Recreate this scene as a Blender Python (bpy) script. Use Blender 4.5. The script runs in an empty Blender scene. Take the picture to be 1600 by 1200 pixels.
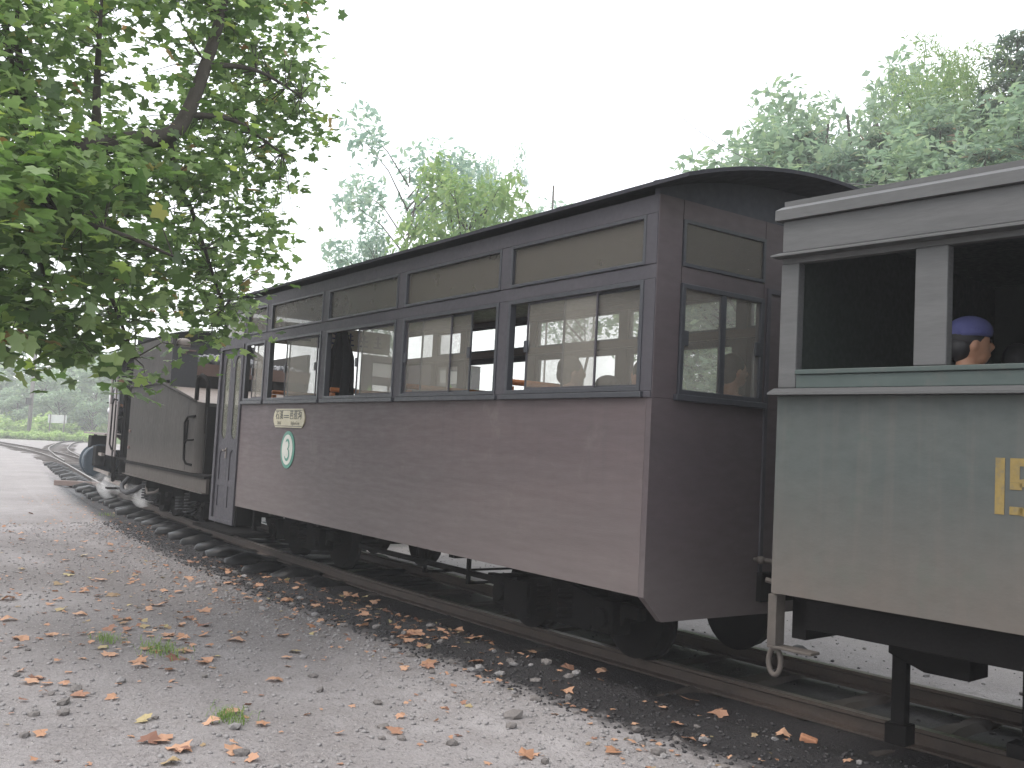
import bpy, bmesh, math, random
import numpy as np
from mathutils import Vector, Matrix, noise
random.seed(7); rng = np.random.default_rng(11)
S = bpy.context.scene
COL = S.collection
PI = math.pi
rad = math.radians

# ------------------------------------------------------------------ camera
CAM_Z = 1.47
F_PX, YAW, PITCH, ROLL = 1515.76, 0.9528, 0.0657, 0.0520
cy_, sy_ = math.cos(YAW), math.sin(YAW)
_fw = Vector((-sy_, cy_, 0)); _rt = Vector((cy_, sy_, 0)); _up = Vector((0, 0, 1))
_f2 = _fw * math.cos(PITCH) + _up * math.sin(PITCH)
_u2 = _up * math.cos(PITCH) - _fw * math.sin(PITCH)
_R = _rt * math.cos(ROLL) + _u2 * math.sin(ROLL)
_U = _u2 * math.cos(ROLL) - _rt * math.sin(ROLL)
cam_d = bpy.data.cameras.new('camera'); cam = bpy.data.objects.new('camera', cam_d); COL.objects.link(cam)
m3 = Matrix((_R, _U, -_f2)).transposed()
cam.matrix_world = Matrix.Translation((0, 0, CAM_Z)) @ m3.to_4x4()
cam_d.sensor_width = 36; cam_d.lens = 36 * F_PX / 1600; cam_d.clip_start = 0.05; cam_d.clip_end = 3000
S.camera = cam

def at(px, py, dist):
    """a place in the scene, given as a bearing seen from where the photographer stands and a distance in metres"""
    d = _f2 + _R * ((px - 800) / F_PX) - _U * ((py - 600) / F_PX)
    return Vector((0, 0, CAM_Z)) + d.normalized() * dist

# ------------------------------------------------------------------ world and sun
W = bpy.data.worlds.new('World'); S.world = W; W.use_nodes = True
nt = W.node_tree; nt.nodes.clear()
out = nt.nodes.new('ShaderNodeOutputWorld')
bg1 = nt.nodes.new('ShaderNodeBackground'); bg2 = nt.nodes.new('ShaderNodeBackground'); add = nt.nodes.new('ShaderNodeAddShader')
sky = nt.nodes.new('ShaderNodeTexSky'); sky.sky_type = 'NISHITA'; sky.sun_disc = False
SUN_EL, SUN_AZ = rad(58), rad(200)
sky.sun_elevation = SUN_EL; sky.sun_rotation = SUN_AZ; sky.dust_density = 5.0
bg1.inputs['Strength'].default_value = 0.06
bg2.inputs['Color'].default_value = (0.97, 0.985, 1.0, 1); bg2.inputs['Strength'].default_value = 1.12
nt.links.new(sky.outputs[0], bg1.inputs['Color'])
nt.links.new(bg1.outputs[0], add.inputs[0]); nt.links.new(bg2.outputs[0], add.inputs[1]); nt.links.new(add.outputs[0], out.inputs['Surface'])
sd = bpy.data.lights.new('sun', 'SUN'); sd.energy = 0.7; sd.angle = rad(25); sd.color = (1.0, 0.97, 0.92)
sun = bpy.data.objects.new('sun', sd); COL.objects.link(sun)
sun.rotation_euler = Vector((math.sin(SUN_AZ) * math.cos(SUN_EL), math.cos(SUN_AZ) * math.cos(SUN_EL), math.sin(SUN_EL))).to_track_quat('Z', 'Y').to_euler()
S.view_settings.view_transform = 'Standard'; S.view_settings.look = 'None'; S.view_settings.gamma = 1.0
S.view_settings.use_curve_mapping = False; S.view_settings.exposure = 0.85
try:
    S.cycles.max_bounces = 8; S.cycles.transparent_max_bounces = 24; S.cycles.volume_bounces = 1
    S.cycles.volume_step_rate = 4; S.cycles.use_denoising = True
except Exception: pass

# ------------------------------------------------------------------ mesh helper
class MB:
    def __init__(s): s.v = []; s.f = []
    def add(s, vs, fs):
        b = len(s.v); s.v.extend([tuple(p) for p in vs]); s.f.extend([tuple(i + b for i in f) for f in fs]); return s
    def box(s, x0, x1, y0, y1, z0, z1):
        return s.add([(x0,y0,z0),(x1,y0,z0),(x1,y1,z0),(x0,y1,z0),(x0,y0,z1),(x1,y0,z1),(x1,y1,z1),(x0,y1,z1)],
                     [(0,3,2,1),(4,5,6,7),(0,1,5,4),(1,2,6,5),(2,3,7,6),(3,0,4,7)])
    def prism(s, poly, axis, a0, a1):
        """poly: 2D outline in the plane normal to axis ('x': (y,z), 'y': (x,z), 'z': (x,y))"""
        n = len(poly); vs = []
        for a in (a0, a1):
            for p in poly:
                vs.append({'x': (a, p[0], p[1]), 'y': (p[0], a, p[1]), 'z': (p[0], p[1], a)}[axis])
        fs = [tuple(range(n)), tuple(range(2*n-1, n-1, -1))] + [(i, i+n, (i+1) % n + n, (i+1) % n) for i in range(n)]
        return s.add(vs, fs)
    def beam(s, p, q, w, h, up=(0,0,1)):
        p, q = Vector(p), Vector(q); d = (q-p).normalized(); u = Vector(up)
        r = d.cross(u)
        if r.length < 1e-4: r = d.cross(Vector((1,0,0)))
        r.normalize(); u = r.cross(d)
        vs = []
        for c in (p, q):
            for a, b in ((-1,-1),(1,-1),(1,1),(-1,1)): vs.append(c + r*a*w/2 + u*b*h/2)
        return s.add(vs, [(3,2,1,0),(4,5,6,7),(0,1,5,4),(1,2,6,5),(2,3,7,6),(3,0,4,7)])
    def tube(s, pts, r, n=8, caps=True):
        pts = [Vector(p) for p in pts]; rs = r if isinstance(r, (list, tuple)) else [r]*len(pts)
        b = len(s.v); prev = None
        for i, p in enumerate(pts):
            d = (pts[min(i+1, len(pts)-1)] - pts[max(i-1, 0)]).normalized()
            if prev is None: a = d.orthogonal().normalized()
            else:
                a = prev - d * prev.dot(d)
                a = a.normalized() if a.length > 1e-5 else d.orthogonal().normalized()
            prev = a; c = d.cross(a)
            for k in range(n):
                t = 2*PI*k/n; s.v.append(tuple(p + (a*math.cos(t) + c*math.sin(t))*rs[i]))
        for i in range(len(pts)-1):
            for k in range(n):
                s.f.append((b+i*n+k, b+i*n+(k+1) % n, b+(i+1)*n+(k+1) % n, b+(i+1)*n+k))
        if caps:
            s.f.append(tuple(b+k for k in range(n-1, -1, -1))); s.f.append(tuple(b+(len(pts)-1)*n+k for k in range(n)))
        return s
    def cyl(s, p, q, r, n=24): return s.tube([p, q], r, n)
    def lathe(s, prof, origin, axis, n=28):
        """prof: (distance along axis, radius)"""
        ax = Vector(axis).normalized(); o = Vector(origin)
        a = ax.orthogonal().normalized(); c = ax.cross(a); b = len(s.v)
        for t, r in prof:
            for k in range(n):
                w = 2*PI*k/n; s.v.append(tuple(o + ax*t + (a*math.cos(w)+c*math.sin(w))*r))
        for i in range(len(prof)-1):
            for k in range(n): s.f.append((b+i*n+k, b+i*n+(k+1) % n, b+(i+1)*n+(k+1) % n, b+(i+1)*n+k))
        s.f.append(tuple(b+k for k in range(n-1, -1, -1))); s.f.append(tuple(b+(len(prof)-1)*n+k for k in range(n)))
        return s
    def build(s, name, mat, parent=None, bevel=0, smooth=False):
        me = bpy.data.meshes.new(name); me.from_pydata(s.v, [], s.f); me.update()
        bm = bmesh.new(); bm.from_mesh(me); bmesh.ops.recalc_face_normals(bm, faces=bm.faces); bm.to_mesh(me); bm.free()
        return link(name, me, mat, parent, bevel, smooth)

def link(name, me, mat, parent=None, bevel=0, smooth=False):
    o = bpy.data.objects.new(name, me); COL.objects.link(o)
    if mat:
        for m in (mat if isinstance(mat, (list, tuple)) else [mat]): me.materials.append(m)
    if parent: o.parent = parent
    if smooth:
        me.polygons.foreach_set('use_smooth', [True]*len(me.polygons))
    if bevel:
        b = o.modifiers.new('bevel', 'BEVEL'); b.width = bevel; b.segments = 2; b.limit_method = 'ANGLE'; b.angle_limit = rad(40)
    return o
def tag(o, label=None, cat=None, group=None, kind=None):
    if label: o['label'] = label
    if cat: o['category'] = cat
    if group: o['group'] = group
    if kind: o['kind'] = kind
    return o
def empty(name, loc=(0,0,0), rz=0, **k):
    o = bpy.data.objects.new(name, None); COL.objects.link(o); o.location = loc; o.rotation_euler = (0,0,rz); o.empty_display_size = .1
    return tag(o, **k)
def copy_tree(o, parent=None, name=None):
    c = o.copy(); COL.objects.link(c); c.parent = parent
    for ch in list(o.children): copy_tree(ch, c)
    return c

# ------------------------------------------------------------------ materials
def new_mat(name):
    m = bpy.data.materials.new(name); m.use_nodes = True; n = m.node_tree; n.nodes.clear(); return m, n
def N(n, t, **k):
    x = n.nodes.new(t)
    for a, b in k.items(): setattr(x, a, b)
    return x
def L(n, a, b): n.links.new(a, b)
def rgb(c): return (c[0], c[1], c[2], 1)
def mapping(n, scale, coord='Object'):
    tc = N(n, 'ShaderNodeTexCoord'); mp = N(n, 'ShaderNodeMapping'); mp.inputs['Scale'].default_value = scale
    L(n, tc.outputs[coord], mp.inputs['Vector']); return mp.outputs[0]
def noise_ramp(n, vec, scale, lo, hi, detail=6, rough=.6):
    x = N(n, 'ShaderNodeTexNoise'); x.inputs['Scale'].default_value = scale; x.inputs['Detail'].default_value = detail; x.inputs['Roughness'].default_value = rough
    L(n, vec, x.inputs['Vector'])
    r = N(n, 'ShaderNodeMapRange'); r.inputs['From Min'].default_value = lo; r.inputs['From Max'].default_value = hi
    L(n, x.outputs['Fac'], r.inputs['Value']); return r.outputs[0], x.outputs['Fac']
def mixc(n, fac, a, b):
    x = N(n, 'ShaderNodeMix', data_type='RGBA')
    if isinstance(fac, (int, float)): x.inputs[0].default_value = fac
    else: L(n, fac, x.inputs[0])
    for s_, v in ((6, a), (7, b)):
        if isinstance(v, tuple): x.inputs[s_].default_value = rgb(v)
        else: L(n, v, x.inputs[s_])
    return x.outputs[2]
def math_(n, op, a, b=None):
    x = N(n, 'ShaderNodeMath', operation=op)
    for i, v in enumerate((a, b)):
        if v is None: continue
        if isinstance(v, (int, float)): x.inputs[i].default_value = v
        else: L(n, v, x.inputs[i])
    return x.outputs[0]
K = .62
def weathered(name, c1, c2, rough=.6, scale=3, stretch=(1,1,1), metal=0, stain=None, stain_lo=.55, stain_hi=.75, streak=None, bump=.15, bscale=60, dust=None, dz=(0,1), spec=.4, k=None):
    k = K if k is None else k; q_ = lambda c: tuple(x*k for x in c) if c else c
    c1, c2, stain, streak, dust = q_(c1), q_(c2), q_(stain), q_(streak), q_(dust)
    m, n = new_mat(name); o = N(n, 'ShaderNodeOutputMaterial'); p = N(n, 'ShaderNodeBsdfPrincipled'); L(n, p.outputs[0], o.inputs[0])
    v = mapping(n, stretch)
    f, _ = noise_ramp(n, v, scale, .3, .7)
    c = mixc(n, f, c1, c2)
    f2, _ = noise_ramp(n, v, scale*9, .25, .75)
    c = mixc(n, math_(n, 'MULTIPLY', f2, .35), c, tuple(x*.7 for x in c1))
    if streak:
        v2 = mapping(n, (14, 14, .8)); f3, _ = noise_ramp(n, v2, 1.0, .5, .8, 4)
        c = mixc(n, math_(n, 'MULTIPLY', f3, .55), c, streak)
    if stain:
        f4, _ = noise_ramp(n, mapping(n, (1, 1, 1)), scale*1.7, stain_lo, stain_hi, 8, .7)
        c = mixc(n, f4, c, stain)
    if dust:
        tc = N(n, 'ShaderNodeTexCoord'); sx = N(n, 'ShaderNodeSeparateXYZ'); L(n, tc.outputs['Object'], sx.inputs[0])
        r = N(n, 'ShaderNodeMapRange'); r.inputs['From Min'].default_value = dz[1]; r.inputs['From Max'].default_value = dz[0]
        L(n, sx.outputs['Z'], r.inputs['Value'])
        f5, _ = noise_ramp(n, v, scale*2, .2, .8)
        c = mixc(n, math_(n, 'MULTIPLY', r.outputs[0], math_(n, 'ADD', math_(n, 'MULTIPLY', f5, .5), .45)), c, dust)
    L(n, c, p.inputs['Base Color'])
    rr = N(n, 'ShaderNodeMapRange'); rr.inputs['To Min'].default_value = max(.05, rough-.12); rr.inputs['To Max'].default_value = min(1, rough+.15)
    L(n, f2, rr.inputs['Value']); L(n, rr.outputs[0], p.inputs['Roughness'])
    p.inputs['Metallic'].default_value = metal; p.inputs['Specular IOR Level'].default_value = spec
    if bump:
        nb = N(n, 'ShaderNodeTexNoise'); nb.inputs['Scale'].default_value = bscale; nb.inputs['Detail'].default_value = 5; L(n, v, nb.inputs['Vector'])
        nl = N(n, 'ShaderNodeTexNoise'); nl.inputs['Scale'].default_value = 2.2; L(n, v, nl.inputs['Vector'])
        b = N(n, 'ShaderNodeBump'); b.inputs['Strength'].default_value = bump; b.inputs['Distance'].default_value = .004; L(n, nb.outputs['Fac'], b.inputs['Height'])
        b2 = N(n, 'ShaderNodeBump'); b2.inputs['Strength'].default_value = .35; b2.inputs['Distance'].default_value = .03; L(n, nl.outputs['Fac'], b2.inputs['Height']); L(n, b.outputs[0], b2.inputs['Normal'])
        L(n, b2.outputs[0], p.inputs['Normal'])
    return m
def dusty_glass(name, dust, alpha, rough=.5, pattern=0):
    m, n = new_mat(name); o = N(n, 'ShaderNodeOutputMaterial')
    t = N(n, 'ShaderNodeBsdfTransparent'); d = N(n, 'ShaderNodeBsdfPrincipled'); mx = N(n, 'ShaderNodeMixShader')
    tl = N(n, 'ShaderNodeBsdfTranslucent'); tl.inputs['Color'].default_value = rgb(tuple(min(1, x*1.25) for x in dust))
    mx2 = N(n, 'ShaderNodeMixShader'); mx2.inputs[0].default_value = .5
    d.inputs['Roughness'].default_value = rough; d.inputs['Base Color'].default_value = rgb(dust)
    f, _ = noise_ramp(n, mapping(n, (1,1,1)), 5, .2, .8)
    a = math_(n, 'ADD', math_(n, 'MULTIPLY', f, .10), alpha-.05)
    if pattern:
        vo = N(n, 'ShaderNodeTexVoronoi'); vo.inputs['Scale'].default_value = pattern; L(n, mapping(n, (1,1,1.6)), vo.inputs['Vector'])
        b = N(n, 'ShaderNodeBump'); b.inputs['Strength'].default_value = .7; b.inputs['Distance'].default_value = .004; L(n, vo.outputs['Distance'], b.inputs['Height'])
        L(n, b.outputs[0], d.inputs['Normal']); L(n, b.outputs[0], tl.inputs['Normal'])
        a = math_(n, 'ADD', a, math_(n, 'MULTIPLY', math_(n, 'SUBTRACT', vo.outputs['Distance'], .4), .22))
    L(n, d.outputs[0], mx2.inputs[1]); L(n, tl.outputs[0], mx2.inputs[2])
    L(n, a, mx.inputs[0]); L(n, t.outputs[0], mx.inputs[1]); L(n, mx2.outputs[0], mx.inputs[2]); L(n, mx.outputs[0], o.inputs[0])
    return m
def leafmat(name, cols, trans=.45, rough=.5, spec=.4, island=True):
    """cols: list of (position, colour); a leaf picks one at random"""
    m, n = new_mat(name); o = N(n, 'ShaderNodeOutputMaterial'); p = N(n, 'ShaderNodeBsdfPrincipled'); t = N(n, 'ShaderNodeBsdfTranslucent'); mx = N(n, 'ShaderNodeMixShader')
    g = N(n, 'ShaderNodeNewGeometry'); oi = N(n, 'ShaderNodeObjectInfo')
    f = math_(n, 'FRACT', math_(n, 'ADD', g.outputs['Random Per Island'], oi.outputs['Random']))
    r = N(n, 'ShaderNodeValToRGB'); e = r.color_ramp.elements
    e[0].position, e[0].color = cols[0][0], rgb(cols[0][1]); e[1].position, e[1].color = cols[-1][0], rgb(cols[-1][1])
    for q, c in cols[1:-1]:
        x = e.new(q); x.color = rgb(c)
    L(n, f, r.inputs[0]); L(n, r.outputs[0], p.inputs['Base Color'])
    mm = mixc(n, 1.0, r.outputs[0], r.outputs[0])
    hs = N(n, 'ShaderNodeHueSaturation'); hs.inputs['Saturation'].default_value = 1.15; hs.inputs['Value'].default_value = 1.5; L(n, r.outputs[0], hs.inputs['Color'])
    L(n, hs.outputs[0], t.inputs['Color'])
    p.inputs['Roughness'].default_value = rough; p.inputs['Specular IOR Level'].default_value = spec
    mx.inputs[0].default_value = trans; L(n, p.outputs[0], mx.inputs[1]); L(n, t.outputs[0], mx.inputs[2]); L(n, mx.outputs[0], o.inputs[0])
    return m
def plain(name, c, rough=.6, metal=0, spec=.4):
    return weathered(name, c, tuple(x*.8 for x in c), rough=rough, metal=metal, spec=spec, bump=.05, k=.8)

M = {}
M['maroon'] = weathered('maroon_paint', (.142,.106,.109), (.104,.081,.088), .62, 1.6, (.35,.35,2.2), stain=(.19,.162,.155), stain_lo=.57, stain_hi=.8, dust=(.185,.155,.148), dz=(.6,1.5), streak=(.09,.075,.08), bump=.1)
M['maroon_end'] = weathered('maroon_end_paint', (.115,.088,.094), (.09,.073,.08), .66, 1.4, (1,.6,1.6), stain=(.15,.125,.12), stain_lo=.6, stain_hi=.85, dust=(.17,.145,.14), dz=(.5,1.1), bump=.1)
M['trim'] = weathered('trim_paint', (.098,.092,.105), (.075,.072,.085), .62, 3, bump=.06, spec=.2)
M['frame'] = weathered('window_frame_paint', (.062,.066,.078), (.05,.052,.063), .5, 5, bump=.05)
M['roof'] = weathered('dark_roof_felt', (.048,.047,.058), (.036,.036,.046), .8, 2, bump=.3, spec=.2)
M['soffit'] = weathered('dark_soffit_paint', (.06,.062,.078), (.048,.05,.065), .8, 2, bump=.05)
M['green'] = weathered('grey_green_paint', (.098,.110,.103), (.068,.084,.081), .65, 1.6, (.7,.7,1.2), stain=(.058,.098,.083), stain_lo=.55, stain_hi=.72, dust=(.165,.132,.112), dz=(.78,1.45), streak=(.135,.123,.11), bump=.1)
M['greentrim'] = weathered('grey_trim_paint', (.130,.130,.132), (.098,.101,.102), .6, 3, (.4,1,3), stain=(.17,.13,.11), stain_lo=.66, stain_hi=.8, bump=.1)
M['sill'] = weathered('worn_green_sill_paint', (.075,.105,.098), (.06,.085,.08), .6, 3, (.3,1,1), stain=(.125,.115,.105), stain_lo=.5, stain_hi=.75, bump=.1)
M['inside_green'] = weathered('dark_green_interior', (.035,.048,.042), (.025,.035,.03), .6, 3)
M['inside_wood'] = weathered('varnished_interior_wood', (.085,.035,.018), (.06,.022,.012), .45, 3, (1,1,6))
M['bench'] = weathered('orange_varnished_wood', (.50,.17,.045), (.38,.12,.03), .35, 3, (1,6,6), k=1)
M['black'] = weathered('sooty_black_iron', (.014,.013,.014), (.022,.021,.020), .75, 5, stain=(.04,.03,.024), stain_lo=.6, stain_hi=.8, bump=.3, spec=.04)
M['iron'] = weathered('dusty_underframe_iron', (.016,.015,.015), (.011,.0105,.0105), .85, 4, stain=(.034,.026,.022), stain_lo=.6, stain_hi=.8, bump=.3, spec=.03)
M['tender'] = weathered('faded_grey_plate', (.092,.086,.080), (.058,.055,.053), .7, 2, (1,1,.5), stain=(.05,.045,.043), stain_lo=.56, stain_hi=.74, streak=(.04,.036,.035), bump=.12, spec=.05, dust=(.13,.115,.105), dz=(.9,1.3))
M['cab'] = weathered('pale_cab_side_paint', (.34,.30,.29), (.27,.24,.235), .6, 3, stain=(.15,.12,.11), stain_lo=.6, stain_hi=.8, bump=.1, spec=.2)
M['tenderdark'] = weathered('grey_iron_plate', (.085,.085,.09), (.06,.06,.065), .7, 3, spec=.15, stain=(.13,.075,.06), stain_lo=.66, stain_hi=.8, bump=.15)
M['bracket'] = weathered('dusty_grey_brown_iron', (.15,.13,.115), (.10,.088,.08), .7, 6, bump=.2, spec=.2)
M['pinkrust'] = weathered('rusty_pink_plate', (.24,.155,.13), (.19,.125,.11), .65, 4, bump=.2)
M['topplate'] = weathered('worn_top_plate', (.32,.27,.24), (.22,.19,.17), .6, 3, stain=(.16,.09,.065), stain_lo=.55, stain_hi=.7, bump=.15)
M['coal'] = weathered('grey_coal', (.20,.20,.21), (.06,.06,.065), .35, 14, bump=.6, bscale=25)
M['blue'] = weathered('blue_grey_cylinder', (.085,.12,.155), (.06,.085,.11), .45, 4, stain=(.03,.035,.04), stain_lo=.55, stain_hi=.7, streak=(.16,.19,.21), bump=.15)
M['rail'] = weathered('rusty_rail_side', (.075,.052,.040), (.048,.036,.030), .75, 8, (1,1,1), bump=.3)
M['railtop'] = weathered('worn_rail_head', (.30,.26,.24), (.20,.17,.15), .38, 8, metal=.6, bump=.05)
M['sleeper'] = weathered('dusty_timber', (.105,.085,.072), (.075,.062,.055), .8, 4, (1,4,1), bump=.6, bscale=30)
M['tar'] = weathered('wet_black_tar_timber', (.010,.010,.011), (.018,.018,.019), .38, 6, bump=1.0, bscale=14, spec=.14)
M['plank'] = weathered('pink_timber', (.30,.22,.19), (.22,.17,.15), .8, 3, (1,5,5), bump=.4)
M['stone'] = weathered('grey_stone', (.30,.285,.28), (.19,.18,.18), .85, 10, bump=.6, bscale=30, k=.9)
M['stonedark'] = weathered('dark_cinder', (.035,.033,.036), (.06,.055,.055), .7, 10, bump=.8, bscale=30)
M['concrete'] = weathered('mossy_concrete', (.17,.165,.12), (.12,.12,.09), .9, 8, bump=.8, bscale=30)
M['brick'] = weathered('broken_orange_brick', (.42,.20,.11), (.30,.14,.08), .85, 8, bump=.6, k=1)
M['bark'] = weathered('grey_brown_bark', (.085,.070,.055), (.055,.046,.038), .9, 5, (3,3,.8), stain=(.14,.13,.10), stain_lo=.6, stain_hi=.7, bump=1, bscale=25)
M['polewood'] = weathered('grey_pole_wood', (.26,.235,.22), (.20,.18,.17), .85, 3, (6,6,.6), bump=.4)
M['white'] = plain('white_board_paint', (.75,.75,.74), .6)
M['wire'] = plain('dark_wire', (.05,.05,.05), .6)
M['plate'] = plain('cream_plate', (.52,.47,.33), .4)
M['plateink'] = plain('dark_plate_ink', (.05,.06,.055), .5)
M['platepale'] = plain('faint_plate_ink', (.28,.27,.22), .5)
M['ovalgreen'] = plain('green_oval_paint', (.06,.27,.20), .4)
M['ovalwhite'] = plain('white_oval_enamel', (.68,.68,.62), .35)
M['yellow'] = weathered('worn_yellow_number_paint', (.34,.235,.06), (.24,.18,.07), .7, 9, stain=(.14,.13,.10), stain_lo=.52, stain_hi=.72, bump=.1)
M['blueink'] = plain('blue_ink', (.02,.05,.22), .5)
M['fabric_black'] = plain('black_cloth', (.008,.008,.010), .9)
M['shirt'] = plain('white_shirt_cloth', (.75,.75,.78), .85)
M['shirtgrey'] = plain('grey_shirt_cloth', (.18,.19,.22), .85)
M['shirtdark'] = plain('dark_jacket_cloth', (.03,.03,.04), .85)
M['cap'] = plain('blue_cap_cloth', (.13,.14,.36), .85)
M['hat'] = plain('grey_hat_cloth', (.05,.055,.065), .85)
M['hair'] = plain('black_hair', (.028,.026,.030), .5)
M['skin'] = plain('skin', (.62,.33,.21), .55)
M['eye'] = plain('dark_eye', (.02,.015,.015), .3)
M['glass'] = dusty_glass('dusty_sliding_glass', (.42,.40,.36), .25)
M['glass2'] = dusty_glass('very_dusty_glass', (.17,.157,.137), .60)
M['frost'] = dusty_glass('figured_frosted_glass', (.70,.72,.69), .13, .35, 60)
M['doorglass'] = dusty_glass('door_glass', (.26,.265,.21), .50)
M['clearglass'] = dusty_glass('clear_cab_glass', (.4,.4,.4), .15)

def ground_mat():
    m, n = new_mat('trodden_gravel_earth'); o = N(n, 'ShaderNodeOutputMaterial'); p = N(n, 'ShaderNodeBsdfPrincipled'); L(n, p.outputs[0], o.inputs[0])
    v = mapping(n, (1,1,1))
    f1, _ = noise_ramp(n, v, .55, .35, .65, 5)
    c = mixc(n, f1, (.185,.172,.172), (.31,.293,.295))
    f2, _ = noise_ramp(n, v, 3.5, .35, .7, 8, .7)
    c = mixc(n, math_(n, 'MULTIPLY', f2, .6), c, (.135,.117,.112))
    f3, raw = noise_ramp(n, v, 38, .35, .68, 4, .75)
    c = mixc(n, math_(n, 'MULTIPLY', f3, .45), c, (.36,.34,.33))
    f9, _ = noise_ramp(n, v, 90, .55, .72, 3, .7); c = mixc(n, math_(n, 'MULTIPLY', f9, .6), c, (.08,.07,.068))
    shd = N(n, 'ShaderNodeAttribute', attribute_name='tree_shade'); c = mixc(n, math_(n, 'MULTIPLY', shd.outputs['Fac'], .75), c, mixc(n, f3, (.07,.06,.058), (.16,.145,.14)))  # darker colour where the tree's shade is painted on the yard
    vo = N(n, 'ShaderNodeTexVoronoi'); vo.inputs['Scale'].default_value = 46; vo.inputs['Randomness'].default_value = 1; L(n, v, vo.inputs['Vector'])
    peb = N(n, 'ShaderNodeMapRange'); peb.inputs['From Min'].default_value = .34; peb.inputs['From Max'].default_value = .22; L(n, vo.outputs['Distance'], peb.inputs['Value'])
    hs = N(n, 'ShaderNodeSeparateColor'); L(n, vo.outputs['Color'], hs.inputs[0])
    pick = math_(n, 'GREATER_THAN', hs.outputs[0], .62)
    pf = math_(n, 'MULTIPLY', peb.outputs[0], pick)
    pc = mixc(n, hs.outputs[1], (.16,.15,.15), (.46,.43,.41))
    c = mixc(n, math_(n, 'MULTIPLY', pf, .8), c, pc)
    at_ = N(n, 'ShaderNodeAttribute', attribute_name='cover'); sc = N(n, 'ShaderNodeSeparateColor'); L(n, at_.outputs['Color'], sc.inputs[0])
    f5, _ = noise_ramp(n, v, 7, .3, .7, 6, .7)
    def edge(ch):
        a = math_(n, 'ADD', ch, math_(n, 'MULTIPLY', math_(n, 'SUBTRACT', f5, .5), .5))
        r = N(n, 'ShaderNodeMapRange'); r.inputs['From Min'].default_value = .3; r.inputs['From Max'].default_value = .7; L(n, a, r.inputs['Value']); return r.outputs[0]
    cin = mixc(n, f3, (.015,.0145,.016), (.034,.031,.032))
    ce = edge(sc.outputs[0]); c = mixc(n, ce, c, cin)
    gr = mixc(n, f2, (.075,.12,.03), (.16,.20,.06)); c = mixc(n, edge(sc.outputs[1]), c, gr)
    pale = mixc(n, f2, (.19,.175,.168), (.31,.292,.283)); c = mixc(n, math_(n, 'MULTIPLY', edge(sc.outputs[2]), math_(n, 'ADD', .3, math_(n, 'MULTIPLY', f2, .45))), c, pale)
    L(n, c, p.inputs['Base Color'])
    r = N(n, 'ShaderNodeMapRange'); r.inputs['To Min'].default_value = .88; r.inputs['To Max'].default_value = .5; L(n, ce, r.inputs['Value']); L(n, r.outputs[0], p.inputs['Roughness'])
    p.inputs['Specular IOR Level'].default_value = .3
    h = math_(n, 'ADD', math_(n, 'MULTIPLY', pf, .8), raw)
    b = N(n, 'ShaderNodeBump'); b.inputs['Strength'].default_value = 1; b.inputs['Distance'].default_value = .018; L(n, h, b.inputs['Height']); L(n, b.outputs[0], p.inputs['Normal'])
    return m
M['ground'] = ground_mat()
M['leaf'] = leafmat('plane_tree_leaf', [(0,(.065,.112,.038)),(.35,(.10,.16,.052)),(.6,(.15,.225,.082)),(.85,(.24,.32,.15)),(.97,(.27,.36,.10)),(.988,(.27,.22,.09)),(1,(.26,.15,.08))], .5, .38)
M['litter'] = leafmat('dry_fallen_leaf', [(0,(.32,.17,.10)),(.35,(.46,.28,.185)),(.65,(.38,.215,.14)),(.85,(.18,.095,.07)),(.975,(.40,.34,.18)),(1,(.55,.40,.29))], .15, .75, .2)
M['blade'] = leafmat('grass_blade', [(0,(.10,.17,.04)),(1,(.20,.27,.09))], .4, .6)
M['bg0'] = leafmat('haze_paled_leaf', [(0,(.20,.29,.24)),(.6,(.27,.36,.29)),(1,(.34,.42,.30))], .4, .6)  # glare and haze over the trees painted into the leaf colour
M['bg1'] = leafmat('broad_leaf', [(0,(.17,.24,.17)),(.6,(.22,.30,.20)),(1,(.30,.38,.22))], .4, .6)  # lightened so the leaf colour carries part of the distance haze
M['bg2'] = leafmat('fir_needles', [(0,(.10,.15,.11)),(.8,(.14,.20,.14)),(.93,(.19,.23,.14)),(1,(.28,.19,.14))], .3, .7)
M['bg3'] = leafmat('bright_leaf', [(0,(.15,.23,.10)),(.6,(.20,.29,.12)),(1,(.27,.34,.15))], .45, .6)
M['bg4'] = leafmat('brown_bracken', [(0,(.22,.14,.09)),(.6,(.30,.19,.12)),(1,(.16,.20,.07))], .3, .8)

# ------------------------------------------------------------------ course of the track
NR = [(12,7.2),(6,6.1),(2,5.38),(-.5,5.03),(-2.4,4.87),(-4.4,4.69),(-6.2,4.59),(-9,4.52),(-12.2,4.58),(-15.8,4.80),(-20.5,5.20),(-25.7,5.75),(-33.2,6.72),(-38,7.32),(-45,8.12),(-53,8.72),(-65,9.05),(-80,8.8),(-110,6.5)]
GAUGE = .975
def catmull(P, per=12):
    P = [np.array(p, float) for p in P]; P = [2*P[0]-P[1]] + P + [2*P[-1]-P[-2]]; o = []
    for i in range(1, len(P)-2):
        for k in range(per):
            t = k/per; a, b, c, d = P[i-1], P[i], P[i+1], P[i+2]
            o.append(.5*((2*b)+(-a+c)*t+(2*a-5*b+4*c-d)*t*t+(-a+3*b-3*c+d)*t**3))
    o.append(P[-2]); return np.array(o)
near = catmull(NR)
def offset_line(P, d):
    t = np.gradient(P, axis=0); t /= np.linalg.norm(t, axis=1)[:, None]
    n = np.stack([-t[:, 1], t[:, 0]], 1)      # left of travel; travel runs towards -x so left is -y
    return P - n*d                            # positive d: away from the camera
centre = offset_line(near, GAUGE/2); far = offset_line(near, GAUGE)
if far[20][1] < near[20][1]:
    centre = offset_line(near, -GAUGE/2); far = offset_line(near, -GAUGE)
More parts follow.
